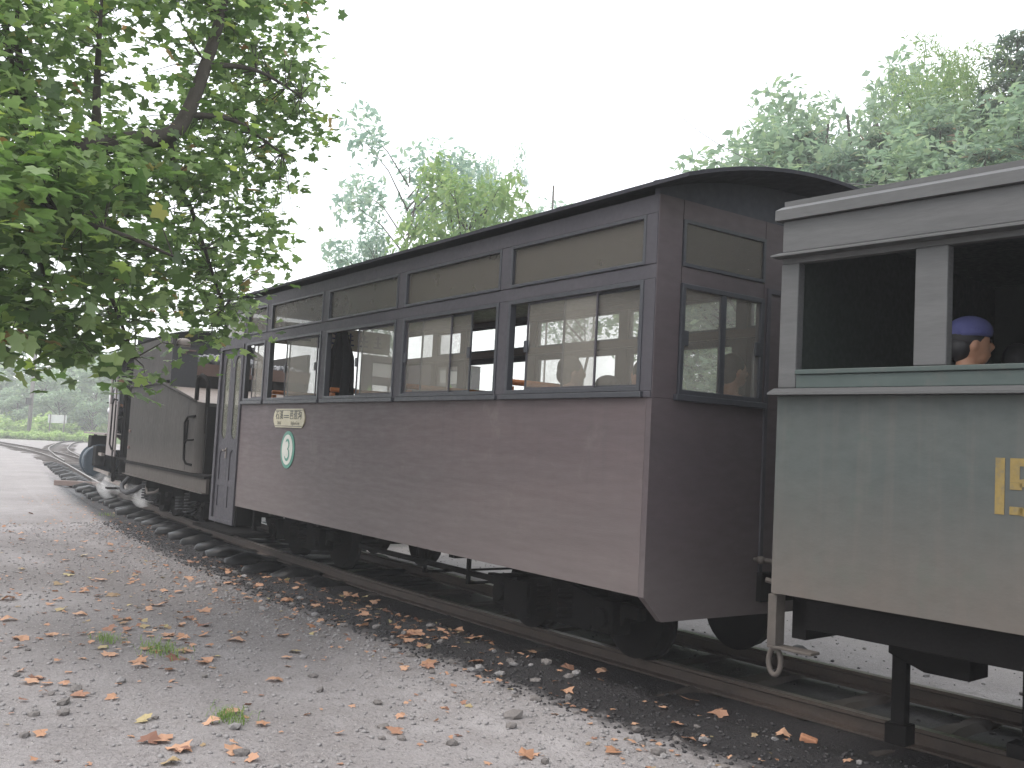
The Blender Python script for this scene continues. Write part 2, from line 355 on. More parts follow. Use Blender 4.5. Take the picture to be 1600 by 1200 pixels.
sid = [(-40,7.75),(-46,8.55),(-50,9.15),(-55.7,10.0),(-64.7,11.7),(-84.6,16.2),(-106,22.7),(-130,31)]
sid_near = catmull(sid); sid_far = offset_line(sid_near, -GAUGE)
if sid_far[10][1] < sid_near[10][1]: sid_far = offset_line(sid_near, GAUGE)
def y_near(x): return np.interp(-x, -near[:, 0], near[:, 1])
def y_sid(x): return np.interp(-x, -sid_near[:, 0], sid_near[:, 1])

def resample(P, step):
    d = np.r_[0, np.cumsum(np.linalg.norm(np.diff(P, axis=0), axis=1))]; s = np.arange(0, d[-1], step)
    q = np.stack([np.interp(s, d, P[:, 0]), np.interp(s, d, P[:, 1])], 1); return q
sl_c = resample(centre, .66)                  # sleeper centres

def hill_h(x, y):
    """bank and hillside beyond the railway"""
    r = max(0, y-16-.12*max(0, -x-8)); a = 1/(1+math.exp(-(x+13)/3.0))
    return a*min(r*.72, 16+.25*r) + (1-a)*min(r*.04, 1.5)
def far_h(x, y):
    d = math.hypot(x, y); 
    return min(max(0, d-160)*.06, 7) if x < -60 else 0
# ------------------------------------------------------------------ ground
def build_ground():
    def axis(segs):
        o = []
        for a, b, st in segs: o += list(np.arange(a, b-1e-6, st))
        return np.array(o+[segs[-1][1]])
    X = axis([(-900,-300,100),(-300,-120,15),(-120,-50,2.5),(-50,-26,.6),(-26,-16,.16),(-16,0,.06),(0,4,.16),(4,20,1),(20,60,5),(60,400,60)])
    Y = axis([(-300,-40,60),(-40,-2,4),(-2,.6,.4),(.6,3.2,.09),(3.2,6.6,.055),(6.6,14,.2),(14,34,.8),(34,70,3),(70,200,15),(200,700,60)])
    xx, yy = np.meshgrid(X, Y, indexing='ij'); nx, ny = xx.shape
    z = np.zeros_like(xx); cov = np.zeros((nx, ny, 3)); tree_shade = np.zeros((nx, ny))
    ph = rng.uniform(0, 6, 400)
    for i in range(nx):
        x = X[i]; yn = float(y_near(x)); ys = float(y_sid(x))
        for j in range(ny):
            y = Y[j]; d = yn-y             # in front of the near rail
            nz = noise.noise((x*.6, y*.6, 0))*.03 + noise.noise((x*3, y*3, 5))*.010
            if -20 < x < 2 and .5 < y < 8: nz += noise.noise((x*11, y*11, 9))*.005
            h = nz
            inside = -GAUGE-.5 < d < .55
            cind = 0
            if -3.4 < d < 1.4 and x > -45:
                e = max(0, 1-abs(d+.49)/1.35) if d < -.49 else max(0, min(1, (1.28-d)/.55))
                cind = e
                if 0 < d < 1.3: h += (.065 if x > -9 else .065*max(0, 1-(-9-x)/1.2))*math.exp(-((d-.45)/.30)**2)*(1+.7*noise.noise((x*1.6, d*3, 2)))
                if x < -9.6 and 0 < d < .8: h -= .03
                elif .03 < d < .5 and x > -9.6: h = max(h, .082-.06*abs(d-.2)+.03*noise.noise((x*2.2, d*5, 1))+.012*noise.noise((x*9, d*12, 4))) 
                if inside: h = h*.35 - .015
            z[i, j] = h + hill_h(x, y) + far_h(x, y) - .02*(d > 1.6)
            dn_ = math.exp(-((x+10.2)/4.6)**4)*math.exp(-((y-2.9)/2.0)**4); tree_shade[i, j] = max(0, min(1, dn_*(1.0+1.2*noise.noise((x*.5, y*1.3, 40)))))  # mask for the painted shade of the plane tree, broken up by noise
            w = 1.0 if x > -24 else max(0, 1-(-24-x)/14)*.8
            cov[i, j, 0] = min(1, cind*1.15)*w
            dd = math.hypot(x, y)
            g = 0
            if dd > 88 and not (-3 < d < 1.2) and not (-2 < ys-y < 1.5): g = min(1, (dd-88)/8)
            if y > 17: g = max(g, min(1, (y-17)/4)) if x > -40 else g
            cov[i, j, 1] = g
            cov[i, j, 2] = (1 if (d < -2.2 and y < 17) else 0)*.75 + .6*max(0, min(1, (-x-10)/15))*(d > .9)
    v = np.stack([xx, yy, z], -1).reshape(-1, 3)
    idx = np.arange(nx*ny).reshape(nx, ny)
    f = np.stack([idx[:-1,:-1], idx[1:,:-1], idx[1:,1:], idx[:-1,1:]], -1).reshape(-1, 4)
    me = bpy.data.meshes.new('ground'); me.from_pydata(v.tolist(), [], f.tolist()); me.update()
    a = me.color_attributes.new('cover', 'FLOAT_COLOR', 'POINT')
    c4 = np.ones((nx*ny, 4), np.float32); c4[:, :3] = cov.reshape(-1, 3); a.data.foreach_set('color', c4.ravel())
    a = me.attributes.new('tree_shade', 'FLOAT', 'POINT'); a.data.foreach_set('value', tree_shade.ravel().astype(np.float32))
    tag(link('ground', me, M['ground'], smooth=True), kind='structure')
    return X, Y, z
GX, GY, GZ = build_ground()
def gz(x, y):
    i = int(np.clip(np.searchsorted(GX, x)-1, 0, len(GX)-2)); j = int(np.clip(np.searchsorted(GY, y)-1, 0, len(GY)-2))
    a = (x-GX[i])/(GX[i+1]-GX[i]); b = (y-GY[j])/(GY[j+1]-GY[j])
    return float((GZ[i,j]*(1-a)+GZ[i+1,j]*a)*(1-b)+(GZ[i,j+1]*(1-a)+GZ[i+1,j+1]*a)*b)

# ------------------------------------------------------------------ track
def rail_mesh(P, name, parent, top=.12):
    prof = [(-.048,-.0),(.048,-.0),(.048,.012),(.009,.022),(.009,.078),(.028,.088),(.028,.108),(-.028,.108),(-.028,.088),(-.009,.078),(-.009,.022),(-.048,.012)]
    t = np.gradient(P, axis=0); t /= np.linalg.norm(t, axis=1)[:, None]; nrm = np.stack([-t[:,1], t[:,0]], 1)
    mb = MB(); vs = []; k = len(prof)
    for i in range(len(P)):
        for a, b in prof: vs.append((P[i,0]+nrm[i,0]*a, P[i,1]+nrm[i,1]*a, top-.108+b))
    fs = [(i*k+j, i*k+(j+1) % k, (i+1)*k+(j+1) % k, (i+1)*k+j) for i in range(len(P)-1) for j in range(k)]
    fs += [tuple(range(k)), tuple(range((len(P)-1)*k, len(P)*k))]
    mb.add(vs, fs); o = mb.build(name, M['rail'], parent); o.data.materials.append(M['railtop'])
    for p in o.data.polygons:
        if abs(p.center.z-top) < .002 and abs(p.normal.z) > .8: p.material_index = 1
    return o
track = empty('railway_track', (0,0,0), label='main narrow gauge track curving under the train, nearest to the camera', cat='railway track')
rail_mesh(near, 'rail', track); rail_mesh(far, 'rail', track)
track2 = empty('railway_track', (0,0,0), label='branching track that curves away behind the locomotive at far left', cat='railway track')
rail_mesh(sid_near, 'rail', track2); rail_mesh(sid_far, 'rail', track2)
def sleeper_mesh(ln, w, h, seed):
    mb = MB(); n = 9
    rs = random.Random(seed); vs = []
    for i in range(n):
        y = -ln/2+ln*i/(n-1); e = .75 if i in (0, n-1) else 1
        hump = (.05*math.sin(PI*min(1, max(0, (y-.58)/.42)))+.02*(y > .6)) if seed >= 10 else 0
        for a, b in ((-1,-1),(1,-1),(1,.4),(.6,1),(-.6,1),(-1,.4)):
            vs.append((a*w/2*e+rs.uniform(-.02,.02), y+rs.uniform(-.02,.02), b*h/2*e+rs.uniform(-.014,.014)+(hump if b > 0 else 0)))
    fs = [(i*6+j, i*6+(j+1) % 6, (i+1)*6+(j+1) % 6, (i+1)*6+j) for i in range(n-1) for j in range(6)] + [tuple(range(6)), tuple(range((n-1)*6, n*6))]
    mb.add(vs, fs); return mb
SLM = [sleeper_mesh(2.05, .21, .12, k).build('sleeper', M['sleeper'], track) for k in range(3)]
TAR = [sleeper_mesh(2.05, .25, .14, k+10).build('sleeper', M['tar'], track, smooth=True) for k in range(3)]
first = set()
tan = np.gradient(sl_c, axis=0)
for k, (c, t) in enumerate(zip(sl_c, tan)):
    if c[0] > 4 or c[0] < -62: continue
    tar = -38 < c[0] < -9.0
    kind = k % 3; src = (TAR if tar else SLM)[kind]
    if (tar, kind) in first: o = src.copy(); COL.objects.link(o)
    else: o = src; first.add((tar, kind))
    skew = random.uniform(-.04, .04); a = math.atan2(t[1], t[0])
    s = .06 if tar else .0
    nrm = np.array([-t[1], t[0]]); nrm /= np.linalg.norm(nrm); nrm = nrm if nrm[1] < 0 else -nrm
    push = random.uniform(.0, .10) if tar else random.uniform(-.1, .02)
    o.location = (c[0]+nrm[0]*push, c[1]+nrm[1]*push, (-.035 if tar else -.055)+random.uniform(-.012, .012)); o.rotation_euler = (0 if not tar else random.uniform(-.02,.02), random.uniform(-.1,.1), a+skew)
src = SLM[0]
for c, t in zip(resample(offset_line(sid_near, -GAUGE/2 if sid_far[10][1]-offset_line(sid_near,-GAUGE)[10][1] == 0 else GAUGE/2), .7), range(200)):
    if c[0] < -80 or c[0] > -42: continue
    o = src.copy(); COL.objects.link(o); o.parent = track2; o.location = (c[0], c[1], -.05); o.rotation_euler = (0, 0, -.22)
# timber plank lying near the sleepers, concrete lump, bricks
g = MB(); g.beam((-.6,-.1,.06), (.55,.1,.07), .2, .12); o = g.build('timber_plank', M['plank'], bevel=.008); o.location = (-25.2, 5.25, .0); o.rotation_euler = (0,0,rad(35)); tag(o, 'pinkish timber plank lying beside the track left of the locomotive', 'plank')

# ------------------------------------------------------------------ text
def text_mesh(body, size, mat, parent, name, loc, rot=(PI/2,0,0), extr=.001, sx=1, align='CENTER'):
    c = bpy.data.curves.new('t', 'FONT'); c.body = body; c.size = size; c.extrude = extr; c.align_x = align; c.align_y = 'CENTER'; c.resolution_u = 3
    o = bpy.data.objects.new('t', c); COL.objects.link(o); dg = bpy.context.evaluated_depsgraph_get(); dg.update()
    me = bpy.data.meshes.new_from_object(o.evaluated_get(dg)); bpy.data.objects.remove(o)
    me.materials.clear(); q = link(name, me, mat, parent); q.location = loc; q.rotation_euler = rot; q.scale = (sx, 1, 1); return q

# ------------------------------------------------------------------ running gear shared by coaches
def wheelset(name, x, yc, parent, r=.30, z0=.12, seed=0):
    mb = MB()
    for s in (-1, 1):
        y = yc+s*GAUGE/2
        mb.lathe([(-.075,r*.42),(-.07,r*.80),(-.07,r*1.0),(-.02,r),(.0,r),(.02,r*1.0),(.03,r*1.07),(.045,r*1.07),(.045,r*.8),(.03,r*.4)] if s < 0 else
                 [(-.045,r*.8),(-.045,r*1.07),(-.03,r*1.07),(-.02,r),(.07,r),(.07,r*.8),(.075,r*.4)], (x, y, z0+r), (0,1,0), 28)
    mb.cyl((x, yc-.75, z0+r), (x, yc+.75, z0+r), .05, 12)
    return mb.build(name, M['iron'], parent, smooth=False)
def spring(mb, x, y, z0, z1, r=.07, turns=5, w=.012):
    n = turns*12; mb.tube([(x+r*math.cos(2*PI*i/12), y+r*math.sin(2*PI*i/12), z0+(z1-z0)*i/n) for i in range(n+1)], w, 6)
def bogie(xc, yc, parent, wb=1.1, top=.62, side=.78, r=.28):
    b = MB()
    for s in (-1, 1):
        y = yc+s*side; x0, x1 = xc-wb/2, xc+wb/2
        b.prism([(x0-.28,.50),(x0-.28,.42),(x0-.15,.42),(x0-.12,.36),(x0+.14,.36),(x0+.22,.27),(x1-.22,.27),(x1-.14,.36),(x1+.12,.36),(x1+.15,.42),(x1+.28,.42),(x1+.28,.50),(x1-.2,.52),(xc,.58),(x0+.2,.52)], 'y', y-.03, y+.03)
        b.box(xc-.1, xc+.1, min(y, yc), max(y, yc), .44, .60)
    o = b.build('bogie', M['iron'], parent, bevel=.006)
    for x in (xc-wb/2, xc+wb/2):
        w = wheelset('wheelset', x, yc, o, r)
        for s in (-1, 1):
            a = MB(); y = yc+s*side; a.box(x-.10, x+.10, y-.10, y+.07, .30, .52); a.cyl((x, y-s*0.02, .40), (x, y+s*.13, .40), .07, 14)
            a.build('axle_box', M['iron'], o, bevel=.01)
    for s in (-1, 1):
        sp = MB()
        for q in (-.12, .12): spring(sp, xc+q, yc+s*(side+.02), .30, .52, .06, 5, .013)
        sp.build('coil_spring', M['iron'], o, smooth=True)
    return o
def stadium(x0, x1, z0, z1, n=8, top=True, bottom=True):
    r = (x1-x0)/2; c = (x0+x1)/2; p = []
    if top: p += [(c+r*math.cos(PI*i/n), z1-r+r*math.sin(PI*i/n)) for i in range(n+1)]
    else: p += [(x1, z1), (x0, z1)]
    if bottom: p += [(c-r*math.cos(PI*i/n), z0+r-r*math.sin(PI*i/n)) for i in range(n+1)]
    else: p += [(x0, z0), (x1, z0)]
    return p
def ring_prism(mb, outer, inner, axis, a0, a1):
    n = len(outer)
    def P(p, a): return {'y': (p[0], a, p[1]), 'x': (a, p[0], p[1])}[axis]
    vs = [P(p, a0) for p in outer]+[P(p, a0) for p in inner]+[P(p, a1) for p in outer]+[P(p, a1) for p in inner]; fs = []
    for i in range(n):
        j = (i+1) % n
        fs += [(i, j, n+j, n+i), (2*n+i, 3*n+i, 3*n+j, 2*n+j), (i, 2*n+i, 2*n+j, j), (n+i, n+j, 3*n+j, 3*n+i)]
    mb.add(vs, fs)
def rect(x0, x1, z0, z1): return [(x0,z0),(x1,z0),(x1,z1),(x0,z1)]
def frame_xz(mb, x0, x1, z0, z1, w, y0, y1, axis='y'): ring_prism(mb, rect(x0, x1, z0, z1), rect(x0+w, x1-w, z0+w, z1-w), axis, y0, y1)

# ================================================================== COACH No. 3
C1 = empty('passenger_coach', (-4.05, 3.86, 0), label='dark maroon passenger coach numbered 3 with sliding windows, middle of the train', cat='coach')
LN = 7.38; WD = 2.5
T = .045
def build_coach1():
    P = C1
    # side: x local from -LN to 0, y 0..T
    xd0, xd1 = -7.36, -6.60
    g = MB(); g.box(xd1, -.042, 0, T, .665, 1.80); g.build('side_panel', M['maroon'], P)
    g = MB(); g.box(-LN+.042, -.042, WD-T, WD, .665, 1.80); g.build('side_panel', M['maroon'], P)
    # sheet joints: thin cover strips
    # rails
    for nm, z0, z1, pr in (('waist_rail',1.80,1.835,.012),('window_head_rail',2.49,2.575,.004),('cornice_rail',2.875,2.985,.006)):
        g = MB(); g.box(-LN if nm != 'waist_rail' else xd1, .0, -pr, T+.01, z0, z1); g.build(nm, M['trim'], P, bevel=.004)
        g = MB(); g.box(-LN, 0, WD-T-.01, WD+pr, z0, z1); g.build(nm, M['trim'], P, bevel=.004)
    posts = [-.05, -1.51, -3.01, -4.49, -5.91, -6.59]
    bays = [(-1.45,-.09), (-2.95,-1.57), (-4.43,-3.07), (-5.85,-4.55), (-6.54,-5.97)]
    for i, x in enumerate(posts):
        w = .06 if i else .05
        w = .045 if i == 5 else w
        for yy in (0, 1):
            g = MB(); g.box(x-w, x+w if i else 0, (-.008 if not yy else WD-T), (T if not yy else WD+.008), 1.836, 2.489); g.build('window_post', M['trim'], P, bevel=.004)
            g = MB(); g.box(x-w, x+w if i else 0, (-.008 if not yy else WD-T), (T if not yy else WD+.008), 2.576, 2.874); g.build('window_post', M['trim'], P, bevel=.004)
    panes = {0: [(-1.25,-.52,0),(-.88,-.12,1)], 1: [(-2.92,-2.22,0),(-2.70,-1.97,1)], 2: [(-3.80,-3.10,0),(-3.76,-3.09,1)], 3: [(-5.43,-4.66,0),(-5.40,-4.70,1)], 4: [(-6.36,-6.0,0),(-6.30,-5.99,1)]}
    for i, (a, b) in enumerate(bays):
        g = MB(); frame_xz(g, a, b, 1.837, 2.488, .028, -.016, .035); fo = g.build('window', M['frame'], P, bevel=.003)
        g = MB(); g.box(a-.03, b+.03, -.035, -.002, 1.80, 1.834); g.build('window_sill', M['frame'], fo, bevel=.004)
        for (p, q, layer) in panes[i]:
            y = .012+layer*.02
            g = MB(); frame_xz(g, p, q, 1.866, 2.459, .014, y-.004, y+.006); g.build('sash_frame', M['frame'] if layer else M['trim'], fo)
            g = MB(); g.box(p+.013, q-.013, y, y+.003, 1.879, 2.446); g.build('pane', M['glass'], fo)
            g = MB(); hx = p+.012 if layer == 0 else q-.012; g.box(hx-.02, hx+.02, y-.02, y-.004, 2.12, 2.20); g.build('latch', M['frame'], fo, bevel=.003)
        # upper light above the window
        g = MB(); frame_xz(g, a, b, 2.577, 2.873, .022, -.014, .03); uo = g.build('upper_light', M['frame'], P, bevel=.004)
        g = MB(); g.box(a+.021, b-.021, .012, .016, 2.598, 2.852); g.build('pane', M['glass2'], uo)
        # far side window of the same bay: frame, mid rail, frosted panes
        g = MB(); frame_xz(g, a, b, 1.837, 2.488, .05, WD-T+.01, WD+.012); g.box((a+b)/2-.035, (a+b)/2+.035, WD-.025, WD-.005, 1.88, 2.44)
        wf = g.build('far_window', M['soffit'], P)
        spans = {0: [(a+.05,b-.05)], 1: [((a+b)/2+.03,b-.05)], 2: [(a+.05,(a+b)/2)], 3: [(a+.05,b-.05)], 4: [(a+.05,b-.05)]}[i]
        for (p, q) in spans:
            g = MB(); g.box(p, q, WD-.018, WD-.014, 1.88, 2.44); g.build('pane', M['frost'], wf)
        g = MB(); frame_xz(g, a, b, 2.577, 2.873, .022, WD-.03, WD+.012); fu = g.build('far_upper_light', M['soffit'], P); g = MB(); g.box(a+.021, b-.021, WD-.018, WD-.014, 2.598, 2.852); g.build('pane', M['frost'], fu)
    # number plates
    g = MB()
    w, h = .385, .095; k = .05
    pl = [(w,-h+k),(w+.012,0),(w,h-k),(w-k,h),(-w+k,h),(-w,h-k),(-w-.012,0),(-w,-h+k),(-w+k,-h),(w-k,-h)]
    cx, cz = -9.26+4.05, 1.652
    g.prism([(cx+a, cz+b) for a, b in pl], 'y', -.012, -.001); dp = g.build('destination_plate', M['plate'], P)
    g = MB(); g.box(cx-.34, cx+.34, -.0145, -.0122, cz+.077, cz+.083); g.box(cx-.34, cx+.34, -.0145, -.0122, cz-.083, cz-.077); g.build('border_line', M['plateink'], dp)
    for ch, x in (('石',-.29),('溪',-.185),('芭',.075),('蕉',.18),('沟',.28)):
        text_mesh(ch, .095, M['plateink'], dp, 'letters', (cx+x, -.0135, cz+.025))
    g = MB()
    for dz in (.022, .002): g.box(cx-.12, cx+.005, -.0145, -.0122, cz+dz, cz+dz+.009)
    g.build('double_bar', M['plateink'], dp)
    text_mesh('ShiXi', .05, M['platepale'], dp, 'letters', (cx-.235, -.0135, cz-.05)); text_mesh('BaJiaoGou', .05, M['platepale'], dp, 'letters', (cx+.17, -.0135, cz-.05))
    ox, oz = -9.25+4.05, 1.335
    ell = lambda a, b, n=40: [(ox+a*math.cos(2*PI*i/n), oz+b*math.sin(2*PI*i/n)) for i in range(n)]
    g = MB(); g.prism(ell(.172,.187), 'y', -.008, -.001); op = g.build('number_plate', M['ovalgreen'], P)
    g = MB(); g.prism(ell(.132,.152), 'y', -.011, -.0082); g.build('white_field', M['ovalwhite'], op)
    pts = []
    for (cx3, cz3, r, a0, a1) in ((0,.052,.045,150,-80),(0,-.045,.055,80,-160)):
        for i in range(13):
            a = rad(a0+(a1-a0)*i/12); pts.append((cx3+r*math.cos(a), cz3+r*1.02*math.sin(a)))
    wd = [.006+.010*abs(math.sin(PI*((i % 13)/12))) for i in range(len(pts))]
    g = MB(); vs = []; fs = []
    for i, (x, z) in enumerate(pts):
        a = pts[max(i-1, 0)]; b = pts[min(i+1, len(pts)-1)]; dx, dz = b[0]-a[0], b[1]-a[1]; l = math.hypot(dx, dz) or 1
        nx_, nz_ = -dz/l, dx/l; vs += [(ox+x+nx_*wd[i], -.0125, oz+z+nz_*wd[i]), (ox+x-nx_*wd[i], -.0125, oz+z-nz_*wd[i])]
    fs = [(2*i, 2*i+1, 2*i+3, 2*i+2) for i in range(len(pts)-1)]; g.add(vs, fs); g.build('numeral', M['ovalgreen'], op)
    # door
    g = MB(); frame_xz(g, xd0, xd1, .44, 2.488, .045, -.02, .05); d0 = g.build('door', M['trim'], P, bevel=.005)
    for s in (0, 1):
        a = xd0+.046+s*.334; b = a+.33; m = (a+b)/2
        lf = MB(); zb, zt = .486, 2.44
        outer = rect(a, b, zb, zt)
        # stiles, rails, with arched opening built as strips
        lf.box(a, m-.085, .006, .03, zb, zt); lf.box(m+.085, b, .006, .03, zb, zt)
        lf.box(m-.084, m+.084, .006, .03, 2.36, zt); lf.box(m-.084, m+.084, .006, .03, 1.28, 1.40); lf.box(m-.084, m+.084, .006, .03, zb, .62); lf.box(m-.084, m+.084, .0065, .03, .86, .93)
        lf.box(m-.084, m+.084, .016, .026, .60, 1.29)
        for z0, z1, sg in ((2.36, 2.26, -1), (1.40, 1.50, 1), (1.28, 1.20, -1)):
            n = 6
            for sd_ in (-1, 1):
                poly = [(m+sd_*.084, z0)]+[(m+sd_*.084*math.cos(t*PI/2/n), z1+(z0-z1)*math.sin(t*PI/2/n)) for t in range(n+1)]
                lf.prism(poly, 'y', .007, .029)
        lo = lf.build('door_leaf', M['trim'], d0)
        g = MB(); g.box(m-.083, m+.083, .016, .02, 1.41, 2.35); g.build('door_pane', M['doorglass'], d0)
    g = MB(); hx = (xd0+xd1)/2; g.box(hx-.05, hx-.02, -.004, .005, 1.18, 1.30); g.tube([(hx-.035,-.0,1.27),(hx-.035,-.04,1.27),(hx+.03,-.045,1.265)], .009, 8); g.build('handle', M['topplate'], d0)
    g = MB(); frame_xz(g, xd0+.02, xd1-.02, 2.577, 2.873, .022, -.014, .03); uo = g.build('upper_light', M['frame'], P); g = MB(); g.box(xd0+.04, xd1-.04, .012, .016, 2.598, 2.852); g.build('pane', M['glass2'], uo)
    g = MB(); g.box(xd0-.05, xd0, -.01, T, .44, 2.489); g.build('corner_post', M['trim'], P)
    g = MB(); g.box(xd1, xd1+.06, .002, .3, .44, .664); g.build('door_well_side', M['iron'], P)
    g = MB(); g.box(xd0+.02, xd1+.55, -.22, .22, .385, .415); g.box(xd0+.1, xd0+.14, .1, .14, .41, .66); g.box(xd1+.3, xd1+.34, .1, .14, .41, .66); g.build('footboard', M['iron'], P, bevel=.004)
    # end walls, lower corners cut away; the front one is the rear one mirrored
    hw = WD
    def roofz(y): return 2.985+.235*(1-((y-hw/2)/(hw/2+.11))**2)
    def end_wall(F):
      E_ = []
      def fin(o): E_.append(o); return o
      P_ = P
      n0 = set(P.children)
      poly = [(0,.665),(.15,.52),(hw-.15,.52),(hw,.665),(hw,1.80),(0,1.80)]
      g = MB(); g.prism(poly, 'x', -.04, .004); g.build('end_panel', M['maroon_end'], P)
      # upper end framing with two windows and a middle door
      wins = [(.20,.93), (1.57,2.30)]
      for (a, b) in ((0,.195),(.935,1.565),(2.305,hw)):
          g = MB(); g.box(-.04, .004, a, b, 1.801, 2.985); g.build('end_post', M['maroon_end'], P, bevel=.003)
      for (a, b) in wins:
          
          for z0_, z1_ in ((1.801,1.83),(2.49,2.59),(2.87,2.985)):
              g = MB(); g.box(-.04, .003, a, b, z0_, z1_); g.build('end_rail', M['maroon_end'], P)
          g = MB(); frame_xz(g, a, b, 1.831, 2.489, .03, -.03, .018, axis='x'); fo = g.build('end_window', M['frame'], P, bevel=.003)
          m = (a+b)/2; g = MB(); g.box(-.012, .012, m-.02, m+.02, 1.86, 2.46); g.build('window_mullion', M['frame'], fo)
          g = MB(); g.box(-.035, .035, a-.03, b+.03, 1.795, 1.832); g.build('window_sill', M['frame'], fo, bevel=.004)
          for p, q in ((a+.03, m-.02), (m+.02, b-.03)):
              g = MB(); g.box(-.004, .0, p, q, 1.861, 2.459); g.build('pane', M['glass'], fo)
              hy = p+.015 if p < m-.1 else q-.015
              g = MB(); g.box(.0, .018, hy-.025, hy+.02, 2.12, 2.21); g.build('latch', M['frame'], fo, bevel=.003)
          g = MB(); frame_xz(g, a, b, 2.591, 2.869, .02, -.02, .012, axis='x'); uo = g.build('upper_light', M['frame'], P); g = MB(); g.box(-.004, .0, a+.02, b-.02, 2.61, 2.85); g.build('pane', M['glass2'], uo)
      g = MB(); frame_xz(g, .96, 1.54, .6, 2.56, .03, .004, .016, axis='x'); g.build('end_door', M['trim'], P)
      if F:
        for o in set(P.children)-n0:
          o.matrix_local = Matrix.Translation((-LN,0,0)) @ Matrix.Rotation(PI, 4, 'Z') @ Matrix.Translation((0,-hw,0)) @ o.matrix_local
    end_wall(0); end_wall(1)
    ys = [hw*i/16 for i in range(17)]
    g = MB(); g.prism([(y, 2.986) for y in (0, hw)]+[(y, roofz(y)) for y in reversed(ys)], 'x', -.04, .0); g.build('gable', M['soffit'], P)
    g = MB(); g.prism([(y, 2.986) for y in (0, hw)]+[(y, roofz(y)) for y in reversed(ys)], 'x', -LN, -LN+.04); g.build('gable', M['soffit'], P)
    # roof
    y0, y1 = -.075, hw+.075; n = 20; prof = [(y0+(y1-y0)*i/n, roofz(y0+(y1-y0)*i/n)+.012) for i in range(n+1)]
    g = MB(); g.prism([(y, z+.028) for y, z in prof]+[(y, z+.004) for y, z in reversed(prof)], 'x', -LN-.12, .30); g.build('roof', M['roof'], P, smooth=False)
    for k in range(9):
        g = MB(); x = -LN+.2+k*.9; g.prism([(y, z+.032) for y, z in prof]+[(y, z+.027) for y, z in reversed(prof)], 'x', x, x+.03); g.build('roof_seam', M['roof'], P)
    # inside
    g = MB(); g.box(-LN+.05, -.05, .05, hw-.05, .72, .78); g.build('floor', M['inside_wood'], P)
    g = MB(); g.box(-LN+.05, -.05, .05, hw-.05, 2.93, 2.95); g.build('ceiling', M['inside_wood'], P)
    g = MB(); g.box(-LN+.05, -.05, hw-.075, hw-.05, .78, 1.82); g.box(-LN+.05,-.05, .05, .07, .78, 1.79); g.build('inner_lining', M['inside_wood'], P)
    g = MB(); g.box(-LN+.05, -.05, hw-.09, hw-.05, 2.50, 2.57); g.build('curtain_rail_board', M['inside_wood'], P)
    for k, x in enumerate((-6.02,-4.55,-3.07,-1.60,-.52)):
        for s, (a, b) in enumerate(((.12,.98), (1.5,2.36))):
            bo = MB(); bo.box(x-.42, x+.42, a, b, 1.17, 1.21); so = bo.build('bench', M['bench'], P, bevel=.008)
            if k == 4: continue
            for zz in (1.33, 1.45, 1.57, 1.69, 1.80):
                q = MB(); q.box(x-.015, x+.015, a, b, zz, zz+.085); q.build('back_slat', M['bench'], so, bevel=.006)
            q = MB(); q.tube([(x, a, 1.94), (x, b, 1.94)], .022, 10); q.build('top_bar', M['bench'], so, smooth=True)
            q = MB(); 
            for yy in (a, b-.04): q.box(x-.022, x+.022, yy, yy+.04, .78, 1.91)
            q.build('bench_post', M['bench'], so)
    # printed sheets on the front bulkhead and above
    g = MB(); g.box(-LN+.07, -LN+.08, .22, 2.2, 2.60, 2.88); sh = g.build('notice_banner', M['white'], P)
    for k in range(9):
        q = MB(); y = .36+k*.20; q.box(-LN+.081, -LN+.083, y, y+.12, 2.67, 2.69); q.box(-LN+.081, -LN+.083, y+.05, y+.075, 2.692, 2.83); q.box(-LN+.081, -LN+.083, y+.012, y+.108, 2.735, 2.752); q.box(-LN+.081, -LN+.083, y+.02, y+.10, 2.79, 2.805); q.build('blue_marks', M['blueink'], sh)
    # underframe
    g = MB()
    for y in (.62, hw-.70): g.box(-LN+.25, -.25, y, y+.08, .60, .66)
    for x in (-7.0,-5.8,-4.6,-3.4,-2.2,-1.0,-.35): g.box(x, x+.08, .08, hw-.08, .625, .664)
    g.build('underframe', M['iron'], P, bevel=.004)
    for y in (.44, hw-.44):
        g = MB(); g.box(-4.35,-1.7,y-.02,y+.02,.445,.485); g.build('longitudinal_bar', M['iron'], P)
        for x in (-3.14,-2.46,-3.28):
            g = MB(); w_ = .014 if x > -3.2 else .007; g.box(x-w_, x+w_, y-w_, y+w_, .375 if x > -3.2 else .5, .664); g.build('hanger_rod', M['iron'], P)
    g = MB(); g.box(-3.16,-3.12,.44,hw-.44,.375,.39); g.box(-2.48,-2.44,.44,hw-.44,.375,.39); g.prism([(-2.9,.664),(-2.35,.664),(-2.35,.60),(-2.5,.60)],'y',.5,.7); g.cyl((-4.3,1.45,.52),(-3.9,1.45,.52),.12,18); g.build('brake_gear', M['iron'], P)
    g = MB(); g.box(-1.74,-1.46,.28,.31,.29,.53); g.build('bogie_side_plate', M['iron'], P)
    bogie(-1.35, hw/2-.03, P, 1.15, side=.74); bogie(-6.0, hw/2+.05, P, 1.15, side=.74)
    g = MB(); g.box(.004,.05,.95,1.55,.60,.78); g.tube([(.05,1.25,.69),(.34,1.25,.69)], .05, 12); g.box(.34,.40,1.12,1.38,.60,.79); g.build('coupler', M['iron'], P, bevel=.006)
    g = MB(); g.tube([(.0,.93,.86),(.05,.93,.86),(.08,.95,.86),(.42,1.05,.84)], .016, 8); g.lathe([(0,.022),(.02,.026),(.05,.022)], (.03,.93,.86), (1,0,0), 12); g.build('brake_pipe', M['bracket'], P, smooth=True)
build_coach1()
